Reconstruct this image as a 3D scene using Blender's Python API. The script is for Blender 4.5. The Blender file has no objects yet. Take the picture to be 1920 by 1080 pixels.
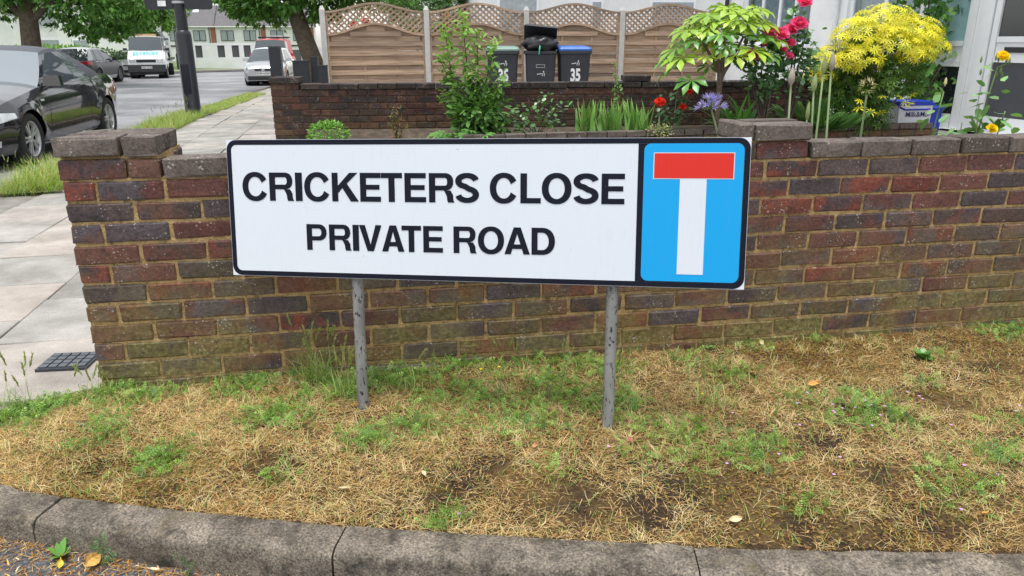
import bpy, bmesh, math, random
import numpy as np
from mathutils import Vector, Matrix
random.seed(7); RNG = np.random.default_rng(11)
R = math.radians
sc = bpy.context.scene
COL = sc.collection
# ---------------------------------------------------------------- camera
cam_d = bpy.data.cameras.new('camera'); cam = bpy.data.objects.new('camera', cam_d); COL.objects.link(cam)
cam_d.sensor_width = 36; cam_d.lens = 1400/1920*36; cam_d.clip_end = 600; cam_d.clip_start = .05
cam.matrix_world = Matrix.Translation((0, 0, 1.284)) @ Matrix.Rotation(math.pi/2-.3205, 4, 'X') @ Matrix.Rotation(-.003, 4, 'Z')
sc.camera = cam
# ---------------------------------------------------------------- sky, sun, exposure (bright overcast)
w = bpy.data.worlds.new('World'); sc.world = w; w.use_nodes = True
nt = w.node_tree; bg = nt.nodes['Background']
sky = nt.nodes.new('ShaderNodeTexSky'); sky.sky_type = 'NISHITA'; sky.sun_disc = False
SUN_EL, SUN_AZ = R(82), R(200)
sky.sun_elevation = SUN_EL; sky.sun_rotation = SUN_AZ; sky.air_density = 1.6; sky.dust_density = 1.0; sky.ozone_density = 1.0
hs = nt.nodes.new('ShaderNodeHueSaturation'); hs.inputs['Saturation'].default_value = .16; hs.inputs['Value'].default_value = 1.0
nt.links.new(sky.outputs[0], hs.inputs['Color']); nt.links.new(hs.outputs[0], bg.inputs['Color'])
bg.inputs['Strength'].default_value = .10
sl = bpy.data.lights.new('sun', 'SUN'); sun = bpy.data.objects.new('sun', sl); COL.objects.link(sun)
sl.energy = 1.5; sl.angle = R(25); sl.color = (1, .97, .92)
sd = Vector((math.sin(SUN_AZ)*math.cos(SUN_EL), math.cos(SUN_AZ)*math.cos(SUN_EL), math.sin(SUN_EL)))
sun.rotation_euler = (-sd).to_track_quat('-Z', 'Y').to_euler()
sc.view_settings.view_transform = 'Standard'; sc.view_settings.look = 'None'
sc.view_settings.gamma = 1; sc.view_settings.exposure = 1.27; sc.view_settings.use_curve_mapping = False

# ---------------------------------------------------------------- helpers
def tag(o, label=None, cat=None, group=None, kind=None):
    if label: o['label'] = label
    if cat: o['category'] = cat
    if group: o['group'] = group
    if kind: o['kind'] = kind
    return o
def empty(name, loc=(0, 0, 0), rz=0, label=None, cat=None, group=None, kind=None):
    o = bpy.data.objects.new(name, None); COL.objects.link(o); o.empty_display_size = .1
    o.location = loc; o.rotation_euler = (0, 0, rz)
    return tag(o, label, cat, group, kind)
def link(name, me, parent=None, loc=None, rot=None, scale=None, label=None, cat=None, group=None, kind=None):
    o = bpy.data.objects.new(name, me); COL.objects.link(o)
    if parent: o.parent = parent
    if loc is not None: o.location = loc
    if rot is not None: o.rotation_euler = rot
    if scale is not None: o.scale = scale
    return tag(o, label, cat, group, kind)
class MB:
    def __init__(s): s.v = []; s.f = []; s.mi = []; s.c = []; s.m = 0; s.col = None
    def add(s, vs, fs):
        b = len(s.v); s.v += [tuple(p) for p in vs]; s.f += [tuple(i+b for i in f) for f in fs]; s.mi += [s.m]*len(fs)
        return s
    def box(s, c, d, rot=None, taper=1.0, tz=None):
        x, y, z = d[0]/2, d[1]/2, d[2]/2
        t = taper
        vs = [Vector(p) for p in ((-x,-y,-z),(x,-y,-z),(x,y,-z),(-x,y,-z),(-x*t,-y*t,z),(x*t,-y*t,z),(x*t,y*t,z),(-x*t,y*t,z))]
        if rot is not None: vs = [rot @ p for p in vs]
        c = Vector(c); return s.add([p+c for p in vs], [(0,3,2,1),(4,5,6,7),(0,1,5,4),(1,2,6,5),(2,3,7,6),(3,0,4,7)])
    def tube(s, pts, rad, n=8, caps=True):
        pts = [Vector(p) for p in pts]
        if not hasattr(rad, '__len__'): rad = [rad]*len(pts)
        b = len(s.v); prev = None
        for i, p in enumerate(pts):
            t = (pts[min(i+1, len(pts)-1)]-pts[max(i-1, 0)]).normalized()
            if prev is None: u = t.orthogonal().normalized()
            else: u = (prev-t*prev.dot(t)).normalized()
            prev = u; v = t.cross(u)
            for k in range(n):
                a = 2*math.pi*k/n; s.v.append(tuple(p+(u*math.cos(a)+v*math.sin(a))*rad[i]))
        for i in range(len(pts)-1):
            for k in range(n):
                s.f.append((b+i*n+k, b+i*n+(k+1) % n, b+(i+1)*n+(k+1) % n, b+(i+1)*n+k)); s.mi.append(s.m)
        if caps:
            s.f.append(tuple(b+k for k in range(n))[::-1]); s.mi.append(s.m)
            e = b+(len(pts)-1)*n; s.f.append(tuple(e+k for k in range(n))); s.mi.append(s.m)
        return s
    def lathe(s, prof, n=24, axis='Z', c=(0, 0, 0)):
        b = len(s.v)
        for r, h in prof:
            for k in range(n):
                a = 2*math.pi*k/n; p = (r*math.cos(a), r*math.sin(a), h)
                if axis == 'Y': p = (p[0], p[2], p[1])
                elif axis == 'X': p = (p[2], p[0], p[1])
                s.v.append((p[0]+c[0], p[1]+c[1], p[2]+c[2]))
        for i in range(len(prof)-1):
            for k in range(n):
                q = (b+i*n+k, b+i*n+(k+1) % n, b+(i+1)*n+(k+1) % n, b+(i+1)*n+k)
                s.f.append(q if axis != 'Y' else q[::-1]); s.mi.append(s.m)
        return s
    def poly(s, pts, h=None, dirv=(0, 0, 1)):      # flat polygon, or prism when h
        n = len(pts); pts = [Vector(p) for p in pts]
        if h is None: return s.add(pts, [tuple(range(n))])
        d = Vector(dirv)*h
        return s.add(pts+[p+d for p in pts], [tuple(range(n))[::-1], tuple(range(n, 2*n))]+[(i, (i+1) % n, n+(i+1) % n, n+i) for i in range(n)])
    def grid(s, P):                                 # P[i][j] points
        b = len(s.v); ni, nj = len(P), len(P[0])
        for r in P: s.v += [tuple(p) for p in r]
        for i in range(ni-1):
            for j in range(nj-1):
                s.f.append((b+i*nj+j, b+(i+1)*nj+j, b+(i+1)*nj+j+1, b+i*nj+j+1)); s.mi.append(s.m)
        return s
    def mesh(s, name, mats, smooth=False):
        me = bpy.data.meshes.new(name); me.from_pydata(s.v, [], s.f)
        for m in (mats if isinstance(mats, (list, tuple)) else [mats]): me.materials.append(m)
        if any(s.mi): me.polygons.foreach_set('material_index', s.mi)
        if smooth: me.polygons.foreach_set('use_smooth', [True]*len(s.f))
        me.update(); return me
    def build(s, name, mats, parent=None, smooth=False, **k):
        return link(name, s.mesh(name, mats, smooth), parent, **k)
def np_mesh(name, V, F, mat, cols=None, smooth=False):
    """V (n,3), F list of int arrays (m,3)/(m,4)"""
    me = bpy.data.meshes.new(name)
    F = [f for f in F if len(f)]
    loops = np.concatenate([f.ravel() for f in F]).astype(np.int32)
    tot = np.concatenate([np.full(len(f), f.shape[1]) for f in F]).astype(np.int32)
    st = np.concatenate([[0], np.cumsum(tot)[:-1]]).astype(np.int32)
    me.vertices.add(len(V)); me.vertices.foreach_set('co', V.astype(np.float32).ravel())
    me.loops.add(len(loops)); me.loops.foreach_set('vertex_index', loops)
    me.polygons.add(len(tot)); me.polygons.foreach_set('loop_start', st); me.polygons.foreach_set('loop_total', tot)
    if cols is not None:
        ca = me.color_attributes.new('Col', 'FLOAT_COLOR', 'POINT')
        c4 = np.ones((len(V), 4), np.float32); c4[:, :3] = cols; ca.data.foreach_set('color', c4.ravel())
    me.materials.append(mat)
    me.update(calc_edges=True); me.validate()
    if smooth: me.polygons.foreach_set('use_smooth', [True]*len(tot))
    return me

# ---------------------------------------------------------------- materials
def newmat(name):
    m = bpy.data.materials.new(name); m.use_nodes = True
    nt = m.node_tree; return m, nt, nt.nodes['Principled BSDF']
def N(nt, typ, **k):
    n = nt.nodes.new(typ)
    for a, v in k.items():
        if a in n.inputs: n.inputs[a].default_value = v
        else: setattr(n, a, v)
    return n
def L(nt, a, b): nt.links.new(a, b)
def ramp(nt, fac, stops, interp='LINEAR'):
    r = nt.nodes.new('ShaderNodeValToRGB'); cr = r.color_ramp; cr.interpolation = interp
    while len(cr.elements) > 1: cr.elements.remove(cr.elements[-1])
    cr.elements[0].position = stops[0][0]; c = stops[0][1]; cr.elements[0].color = (*c, 1) if len(c) == 3 else c
    for p, c in stops[1:]:
        e = cr.elements.new(p); e.color = (*c, 1) if len(c) == 3 else c
    if fac is not None: L(nt, fac, r.inputs[0])
    return r
def mix(nt, fac, a, b, typ='MIX'):
    m = nt.nodes.new('ShaderNodeMix'); m.data_type = 'RGBA'; m.blend_type = typ
    for sck, v in ((m.inputs[0], fac), (m.inputs[6], a), (m.inputs[7], b)):
        if isinstance(v, (int, float)): sck.default_value = v
        elif isinstance(v, tuple): sck.default_value = (*v, 1) if len(v) == 3 else v
        else: L(nt, v, sck)
    return m.outputs[2]
def math_(nt, op, a, b=None, clamp=False):
    m = nt.nodes.new('ShaderNodeMath'); m.operation = op; m.use_clamp = clamp
    for i, v in enumerate((a, b)):
        if v is None: continue
        if isinstance(v, (int, float)): m.inputs[i].default_value = v
        else: L(nt, v, m.inputs[i])
    return m.outputs[0]
def pos(nt):
    g = nt.nodes.new('ShaderNodeNewGeometry'); return g.outputs['Position']
def noise(nt, vec, scale, detail=4, rough=.55, out=0):
    n = N(nt, 'ShaderNodeTexNoise', Scale=scale, Detail=detail, Roughness=rough); L(nt, vec, n.inputs['Vector']); return n.outputs[out]
def bump(nt, bs, h, strength=.3, dist=.01):
    b = N(nt, 'ShaderNodeBump', Strength=strength, Distance=dist); L(nt, h, b.inputs['Height']); L(nt, b.outputs[0], bs.inputs['Normal'])
def plain(name, col, rough=.6, metal=0, var=.15, scale=8, bmp=0, bscale=60, spec=.5, fine=0, coat=0):
    m, nt, bs = newmat(name)
    p = pos(nt)
    nz = noise(nt, p, scale, 5)
    c = ramp(nt, nz, [(.3, tuple(max(0, x*(1-var)) for x in col)), (.7, tuple(min(1, x*(1+var)) for x in col))])
    out = c.outputs[0]
    if fine:
        f = noise(nt, p, 180, 3, .7); out = mix(nt, 1.0, out, ramp(nt, f, [(.35, (1-fine,)*3), (.65, (1+fine,)*3)]).outputs[0], 'MULTIPLY')
    L(nt, out, bs.inputs['Base Color'])
    bs.inputs['Roughness'].default_value = rough; bs.inputs['Metallic'].default_value = metal
    bs.inputs['Specular IOR Level'].default_value = spec; bs.inputs['Coat Weight'].default_value = coat; bs.inputs['Coat Roughness'].default_value = .03
    if bmp: bump(nt, bs, noise(nt, p, bscale, 4, .6), bmp, .006)
    return m
def leafmat(name, rough=.5, trans=.3, spec=.35):
    m, nt, bs = newmat(name)
    a = N(nt, 'ShaderNodeVertexColor', layer_name='Col')
    L(nt, a.outputs[0], bs.inputs['Base Color']); bs.inputs['Roughness'].default_value = rough
    bs.inputs['Specular IOR Level'].default_value = spec
    t = nt.nodes.new('ShaderNodeBsdfTranslucent')
    L(nt, mix(nt, 1.0, a.outputs[0], (1.2, 1.25, .6), 'MULTIPLY'), t.inputs[0])
    ms = N(nt, 'ShaderNodeMixShader'); ms.inputs[0].default_value = trans
    L(nt, bs.outputs[0], ms.inputs[1]); L(nt, t.outputs[0], ms.inputs[2]); L(nt, ms.outputs[0], nt.nodes['Material Output'].inputs[0])
    return m
LEAF = leafmat('leaf'); GLOSSLEAF = leafmat('glossy_leaf', .3, .2, .5); DRY = leafmat('dry_blade', .8, .2, .15); PETAL = leafmat('petal', .6, .3, .2)
def brickmat(name, A, B, moss=0.0, zlo=.1, zhi=.55, lichen=.5, rough=.85, smear=None, gain=1.):
    m, nt, bs = newmat(name); p = pos(nt)
    oi = nt.nodes.new('ShaderNodeObjectInfo'); rnd = oi.outputs['Random']
    tc = nt.nodes.new('ShaderNodeTexCoord')
    add = N(nt, 'ShaderNodeVectorMath', operation='ADD'); L(nt, tc.outputs['Object'], add.inputs[0])
    cmb = nt.nodes.new('ShaderNodeCombineXYZ'); L(nt, math_(nt, 'MULTIPLY', rnd, 53.), cmb.inputs[0]); L(nt, math_(nt, 'MULTIPLY', rnd, 31.), cmb.inputs[2]); L(nt, cmb.outputs[0], add.inputs[1])
    ov = add.outputs[0]
    ca = ramp(nt, rnd, A, 'CONSTANT').outputs[0]
    r2 = math_(nt, 'FRACT', math_(nt, 'MULTIPLY', rnd, 17.37))
    cb = ramp(nt, r2, B, 'CONSTANT').outputs[0]
    n1 = noise(nt, ov, 9, 3, .55)
    base = mix(nt, ramp(nt, n1, [(.42, (0, 0, 0)), (.58, (1, 1, 1))]).outputs[0], ca, cb)
    base = mix(nt, 1., base, (gain*1.03, gain*.95, gain*.98), 'MULTIPLY')
    # fine pitting and grime
    n2 = noise(nt, p, 95, 5, .7)
    base = mix(nt, 1., base, ramp(nt, n2, [(.3, (.5, .5, .5)), (.5, (1, 1, 1)), (.75, (1.5, 1.45, 1.4))]).outputs[0], 'MULTIPLY')
    n2b = noise(nt, p, 22, 4, .65)
    base = mix(nt, ramp(nt, n2b, [(.5, (0, 0, 0)), (.72, (.55, .55, .55))]).outputs[0], base, (.035, .03, .028))
    if moss:
        sx = nt.nodes.new('ShaderNodeSeparateXYZ'); L(nt, p, sx.inputs[0])
        mr = N(nt, 'ShaderNodeMapRange'); mr.inputs[1].default_value = zhi; mr.inputs[2].default_value = zlo; mr.inputs[3].default_value = 0; mr.inputs[4].default_value = 1
        L(nt, sx.outputs[2], mr.inputs[0])
        n3 = noise(nt, p, 5, 4, .65)
        f = math_(nt, 'MULTIPLY', mr.outputs[0], ramp(nt, math_(nt, 'ADD', n3, math_(nt, 'MULTIPLY', math_(nt, 'SUBTRACT', rnd, .5), .25)), [(.3, (0, 0, 0)), (.62, (1, 1, 1))]).outputs[0])
        mc = ramp(nt, noise(nt, p, 60, 4, .7), [(.3, (.07, .06, .026)), (.55, (.20, .17, .062)), (.75, (.36, .32, .15))]).outputs[0]
        base = mix(nt, math_(nt, 'MULTIPLY', f, moss), base, mc)
    if smear:
        sg = nt.nodes.new('ShaderNodeSeparateXYZ'); L(nt, tc.outputs['Generated'], sg.inputs[0])
        ex = math_(nt, 'ABSOLUTE', math_(nt, 'SUBTRACT', sg.outputs[0], .5)); ez = math_(nt, 'ABSOLUTE', math_(nt, 'SUBTRACT', sg.outputs[2], .5))
        e = math_(nt, 'MAXIMUM', math_(nt, 'ADD', math_(nt, 'MULTIPLY', math_(nt, 'SUBTRACT', ex, .5), 3.2), .5), ez)
        e = math_(nt, 'ADD', e, math_(nt, 'MULTIPLY', math_(nt, 'SUBTRACT', noise(nt, p, 32, 4, .65), .5), .55))
        base = mix(nt, ramp(nt, e, [(.44, (0, 0, 0)), (.60, (.75, .75, .75))]).outputs[0], base, smear)
    vo = N(nt, 'ShaderNodeTexVoronoi', Scale=75, Randomness=1.); L(nt, p, vo.inputs['Vector'])
    sp = math_(nt, 'LESS_THAN', vo.outputs['Distance'], math_(nt, 'MULTIPLY', math_(nt, 'SUBTRACT', noise(nt, p, 14, 2), .42), 1.1))
    sp = math_(nt, 'MULTIPLY', sp, lichen)
    base = mix(nt, sp, base, (.42, .4, .36))
    L(nt, base, bs.inputs['Base Color']); bs.inputs['Roughness'].default_value = rough; bs.inputs['Specular IOR Level'].default_value = .25
    hm = math_(nt, 'ADD', noise(nt, p, 130, 5, .7), math_(nt, 'MULTIPLY', noise(nt, p, 35, 3), 1.2))
    bump(nt, bs, hm, .55, .006)
    return m
A1 = [(0, (.055, .046, .047)), (.16, (.09, .042, .036)), (.3, (.068, .055, .055)), (.46, (.112, .054, .043)), (.58, (.125, .045, .034)), (.7, (.07, .05, .046)), (.84, (.12, .07, .05)), (.92, (.058, .05, .051))]
B1 = [(0, (.072, .064, .068)), (.2, (.105, .05, .04)), (.38, (.06, .052, .05)), (.55, (.105, .053, .043)), (.7, (.15, .052, .036)), (.82, (.085, .07, .066))]
BRICK = brickmat('front_wall_brick', A1, B1, moss=.95, zlo=.12, zhi=.62, lichen=.6, smear=(.24, .165, .08), gain=1.32)
A2 = [(0, (.045, .034, .03)), (.25, (.075, .038, .03)), (.5, (.05, .04, .036)), (.75, (.095, .05, .036))]
B2 = [(0, (.06, .04, .032)), (.3, (.035, .03, .03)), (.6, (.085, .045, .03)), (.85, (.12, .07, .045))]
BRICK2 = brickmat('back_wall_brick', A2, B2, moss=.35, zlo=.1, zhi=.5, lichen=.7)
A3 = [(0, (.125, .112, .096)), (.4, (.095, .084, .072)), (.7, (.15, .134, .114))]
COPING = brickmat('coping_brick', A3, A3, moss=0, lichen=.75, smear=(.05, .045, .04))
COPING2 = brickmat('dark_coping', [(0, (.05, .045, .04)), (.5, (.035, .032, .03))], [(0, (.06, .05, .045)), (.5, (.04, .036, .033))], moss=0, lichen=.8)
def mortarmat(name, col):
    m, nt, bs = newmat(name); p = pos(nt)
    n = noise(nt, p, 30, 5, .7); n2 = noise(nt, p, 160, 3, .7)
    c = ramp(nt, n, [(.28, tuple(x*.22 for x in col)), (.45, tuple(x*.8 for x in col)), (.7, tuple(x*1.25 for x in col))]).outputs[0]
    c = mix(nt, 1., c, ramp(nt, n2, [(.3, (.6, .6, .6)), (.65, (1.15, 1.15, 1.15))]).outputs[0], 'MULTIPLY')
    L(nt, c, bs.inputs['Base Color']); bs.inputs['Roughness'].default_value = .95; bs.inputs['Specular IOR Level'].default_value = .1
    bump(nt, bs, math_(nt, 'ADD', n, n2), .8, .01); return m
MORTAR = mortarmat('sandy_mortar', (.52, .365, .175)); MORTAR2 = mortarmat('dark_mortar', (.13, .09, .06))
# ---------------------------------------------------------------- ground levels
def zp(y): return 0.0 if y < 14 else -.0165*(min(y, 46)-14)-.024*max(0, min(y, 105)-46)
def zr(y): return zp(y)-.115-.06*min(1, max(0, (y-4)/5))
def catmull(pts, n=10):
    out = []; P = [Vector(p) for p in pts]
    for i in range(len(P)-1):
        a, b, c, d = P[max(i-1, 0)], P[i], P[i+1], P[min(i+2, len(P)-1)]
        for k in range(n):
            t = k/n
            out.append(.5*((2*b)+(c-a)*t+(2*a-5*b+4*c-d)*t*t+(3*b-a-3*c+d)*t**3))
    out.append(P[-1]); return out
def asphalt(k=1, name='asphalt'):
    m, nt, bs = newmat(name); p = pos(nt)
    n1 = noise(nt, p, .35, 3); n2 = noise(nt, p, 2.2, 5, .65); vo = N(nt, 'ShaderNodeTexVoronoi', Scale=85, Randomness=1.); L(nt, p, vo.inputs['Vector'])
    chips = ramp(nt, vo.outputs['Color'], [(0, (.035, .036, .04)), (.5, (.075, .077, .085)), (.85, (.13, .13, .135)), (1, (.19, .18, .17))]).outputs[0]
    c = mix(nt, ramp(nt, vo.outputs['Distance'], [(.25, (0, 0, 0)), (.6, (1, 1, 1))]).outputs[0], chips, (.02, .02, .021))
    c = mix(nt, ramp(nt, n2, [(.4, (0, 0, 0)), (.7, (.75, .75, .75))]).outputs[0], c, (.075, .074, .078))
    c = mix(nt, ramp(nt, n1, [(.45, (0, 0, 0)), (.6, (.5, .5, .5))]).outputs[0], c, (.115, .115, .12))
    c = mix(nt, 1., c, (k, k, k*1.02), 'MULTIPLY'); L(nt, c, bs.inputs['Base Color'])
    rr = ramp(nt, n2, [(.35, (.42, .42, .42)), (.65, (.75, .75, .75))]).outputs[0]; L(nt, rr, bs.inputs['Roughness'])
    bs.inputs['Specular IOR Level'].default_value = .6
    bump(nt, bs, vo.outputs['Distance'], -.8, .006); return m
ASPH = asphalt(); ROADM = asphalt(2.9, 'worn_asphalt')
ys = [-120, -30, 0, 4, 6, 9, 14, 20, 26, 32, 38, 46, 60, 75, 90, 105, 130, 400]
MB().grid([[(x, y, zr(y)) for x in (-260, -60, -30, -10, 0, 10, 40, 260)][::-1] for y in ys]).build('road', ROADM, kind='structure')
def zs(x): return float(np.interp(x, [-2.6, -1.7, -1.35, -1.0, -.6], [-.05, -.056, -.074, -.097, -.109]))
MB().grid([[(x, y, zs(x)) for y in (-14, 0, 1.2, min(2.15, 2.0 if x > -1 else 2.15))] for x in (-2.6, -2.2, -1.9, -1.7, -1.5, -1.35, -1.2, -1.0, -.8, -.6, 0, 3, 14)]).build('side_road', ASPH, kind='structure')
# ---------------------------------------------------------------- kerb
KP = catmull([(4.4, 1.85, 0), (3.2, 1.72, 0), (2.2, 1.66, 0), (1.351, 1.653, 0), (.483, 1.68, 0), (-.463, 1.77, 0), (-1.335, 1.916, 0), (-1.573, 1.987, 0), (-2.1, 2.2, 0), (-2.9, 2.9, 0), (-3.6, 4.0, 0), (-4.2, 5.4, 0), (-4.66, 6.86, 0), (-5.72, 11.8, 0), (-6.6, 17, 0), (-7.5, 22, 0), (-8.7, 30, 0), (-9.4, 38, 0), (-9.6, 48, 0), (-7, 62, 0)], 14)
KL = [0]
for i in range(1, len(KP)): KL.append(KL[-1]+(KP[i]-KP[i-1]).length)
def kat(s):
    i = max(0, min(len(KP)-2, np.searchsorted(KL, s)-1)); t = (s-KL[i])/(KL[i+1]-KL[i])
    p = KP[i].lerp(KP[i+1], t); d = (KP[min(i+2, len(KP)-1)]-KP[max(i-1, 0)]).normalized(); return p, Vector((-d.y, d.x, 0))
_kx = np.array([p.x for p in KP[:140]])[::-1]; _ky = np.array([p.y for p in KP[:140]])[::-1]
def kerb_y(x): return np.interp(x, _kx, _ky)
def s_at_x(x): return float(np.interp(-x, [-p.x for p in KP[:120]], KL[:120]))
def kerbmat():
    m, nt, bs = newmat('kerb_concrete'); p = pos(nt)
    n1 = noise(nt, p, 6, 5, .65); n2 = noise(nt, p, 150, 3, .8)
    c = ramp(nt, n1, [(.3, (.08, .068, .055)), (.5, (.155, .134, .11)), (.7, (.24, .208, .17))]).outputs[0]
    c = mix(nt, 1., c, ramp(nt, n2, [(.32, (.3, .3, .3)), (.5, (1, 1, 1)), (.68, (1.9, 1.85, 1.75))]).outputs[0], 'MULTIPLY')
    n3 = noise(nt, p, 14, 5, .7); c = mix(nt, ramp(nt, n3, [(.5, (0, 0, 0)), (.66, (.85, .85, .85))]).outputs[0], c, (.03, .027, .023))
    n4 = noise(nt, p, 4.5, 4, .7); c = mix(nt, ramp(nt, n4, [(.56, (0, 0, 0)), (.7, (.6, .6, .6))]).outputs[0], c, (.13, .105, .06))
    L(nt, c, bs.inputs['Base Color']); bs.inputs['Roughness'].default_value = .9; bs.inputs['Specular IOR Level'].default_value = .2
    bump(nt, bs, math_(nt, 'ADD', n2, math_(nt, 'MULTIPLY', noise(nt, p, 40, 4), 1.5)), .7, .006); return m
KERB = kerbmat()
kerb = empty('kerb', (0, 0, 0), kind='structure')
cuts = [s_at_x(x) for x in (4.0, 3.05, 2.15, 1.25, .483, -.463, -1.335)]
while cuts[-1] < KL[-1]-2 and len(cuts) < 60: cuts.append(cuts[-1]+.915)
for i in range(len(cuts)-1):
    s0, s1 = cuts[i]+.0025, cuts[i+1]-.0025; n = 26; dz = RNG.normal(0, .002); off = RNG.normal(0, .003)
    prof = [(0, -.2), (0, -.006), (.006, 0), (.098, -.003), (.112, -.008), (.119, -.018), (.122, -.034), (.134, -.32)]
    G = []
    for k in range(n+1):
        p, nn = kat(s0+(s1-s0)*k/n); z = zp(p.y)
        e = 1 if 0 < k < n else .0
        G.append([(p.x+nn.x*(o+off+.0013*RNG.normal()), p.y+nn.y*(o+off+.0013*RNG.normal()), z+h+dz-(0 if e else .0025)*(h > -.1)+.0012*RNG.normal()) for o, h in prof])
    mb = MB().grid(G)
    for r in (G[0], G[-1]): mb.poly(r)
    mb.build('kerb_stone', KERB, kerb, smooth=True).data.set_sharp_from_angle(angle=R(50))
# ---------------------------------------------------------------- pavement
def concmat(name, base, rnd_amt=.25):
    m, nt, bs = newmat(name); p = pos(nt); oi = nt.nodes.new('ShaderNodeObjectInfo')
    n1 = noise(nt, p, 3, 5, .65); n2 = noise(nt, p, 120, 4, .7)
    c = ramp(nt, oi.outputs['Random'], [(0, tuple(x*(1-rnd_amt) for x in base)), (.5, base), (1, (base[0]*1.12, base[1]*1.04, base[2]*1.0))]).outputs[0]
    c = mix(nt, 1., c, ramp(nt, n1, [(.3, (.62, .62, .6)), (.65, (1.12, 1.12, 1.12))]).outputs[0], 'MULTIPLY')
    c = mix(nt, 1., c, ramp(nt, n2, [(.3, (.8, .8, .8)), (.7, (1.15, 1.15, 1.15))]).outputs[0], 'MULTIPLY')
    L(nt, c, bs.inputs['Base Color']); bs.inputs['Roughness'].default_value = .85; bs.inputs['Specular IOR Level'].default_value = .3
    bump(nt, bs, math_(nt, 'ADD', n2, noise(nt, p, 20, 4)), .25, .005); return m
SLAB = concmat('paving_concrete', (.33, .315, .295)); JOINT = plain('joint_dirt', (.10, .085, .065), .95, var=.4, scale=25, bmp=.5)
SV = Vector((-.196, .981, 0)); NV = Vector((-.981, -.196, 0)); W0 = Vector((-1.56, 2.5, 0))
def land(name, pts, z, mat, **k):
    return MB().poly([(p[0], p[1], z if z is not None else zp(p[1])) for p in pts]).build(name, mat, **k)
kb = [kat(s)[0] for s in np.linspace(s_at_x(4.0), KL[-1]-.1, 110)]
# paved ground in strips so that it follows the fall of the street
pave = empty('pavement', (0, 0, 0), kind='structure')
mb = MB(); rightx = lambda y: 3.0 if y < 2.3 else (-1.3 if y < 9 else (-2.4 if y < 15 else (-5.2 if y < 38 else 30)))
rows = []
for p in kb:
    if p.y > 1.9 and p.x < -1.2 or rows: rows.append(p)
mb.grid([[(p.x, p.y, zp(p.y)-.022), (max(p.x+.1, min(p.x+3.2, rightx(p.y))), p.y+.25, zp(p.y)-.022)] for p in rows][::-1]).build('bedding', plain('bedding_concrete', (.2, .185, .165), .95, var=.3, scale=6, bmp=.4), pave)
for i in range(-2, 44):
    a0 = i*.62+.1; cols = [0.0, .63, 1.22, 1.78]
    for j in range(3):
        if RNG.random() < .0: continue
        sh = (.31 if j == 1 else .12*(j == 2))
        la, lb = a0+sh+.004, a0+sh+.62-.004; ca, cb = cols[j]+.004, cols[j+1]-.004
        if (i+j) % 5 == 0 and j: ca, cb = cols[j]+.003, cols[j+1]-.003
        cen = W0+SV*((la+lb)/2)+NV*((ca+cb)/2)
        bend = max(0, (cen.y-13.5))**1.5*.02
        y0 = (W0+SV*la+NV*ca).y
        if cen.y < 2.3 or cen.y > 27: continue
        if cen.y < 8 and cen.x < float(np.interp(cen.y, [2.2, 2.9, 4.0, 5.4, 6.86, 8.5], [-1.75, -2.55, -3.3, -3.9, -4.4, -4.8])): continue
        mb = MB(); tz = RNG.normal(0, .004); tx, ty = RNG.normal(0, .006, 2)
        q = [SV*(s-(la+lb)/2)+NV*(t-(ca+cb)/2) for s, t in ((la, ca), (lb, ca), (lb, cb), (la, cb))]
        top = [Vector((p.x, p.y, -.003*0)) for p in q]
        vs = []
        for zz, ins in ((-.045, 0), (-.004, 0), (0, .005)):
            for p in q: vs.append((p.x*(1-ins*2), p.y*(1-ins*2), zz))
        fs = [(8, 9, 10, 11)]+[(a, (a+1) % 4, 4+(a+1) % 4, 4+a) for a in range(4)]+[(4+a, 4+(a+1) % 4, 8+(a+1) % 4, 8+a) for a in range(4)]
        o = MB().add(vs, [f[::-1] for f in fs]).build('paving_slab', SLAB, pave, loc=(cen.x-bend*.0, cen.y, zp(cen.y)+tz), rot=(tx, ty, RNG.normal(0, .004)))
# ---------------------------------------------------------------- verge soil
WA = .1639; WO = Vector((-1.542, 2.535, 0)); WDIR = Vector((math.cos(WA), math.sin(WA), 0))
def wall_y(x): return 2.535+(x+1.542)*math.tan(WA)
from mathutils import noise as mn
def verge_top(x):
    return np.where(x > -1.54, 2.535+(x+1.542)*math.tan(WA)+.03, 2.55-(-1.54-x)**1.5*1.15)
def zverge(x, y):
    k = kerb_y(x); t = np.clip((y-k)/.35, 0, 1); t = t*t*(3-2*t)
    z = -.008+.056*t
    z = z+.010*np.sin(x*5.1+1.3*np.sin(y*7))*np.sin(y*6.3+x*2)*t + .005*np.sin(x*17+y*9)*np.sin(y*21-x*6)*t
    e = np.clip((-1.62-x)/.3, 0, 1); return z*(1-e)+e*(.004)
xs = np.concatenate([np.arange(-2.02, 4.35, .03)]); G = []
for x in xs:
    lo, hi = float(kerb_y(x))-.004, float(verge_top(np.array(x)))
    G.append([(x, y, float(zverge(np.array(x), np.array(y)))) for y in np.linspace(lo, hi, 40)])
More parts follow.
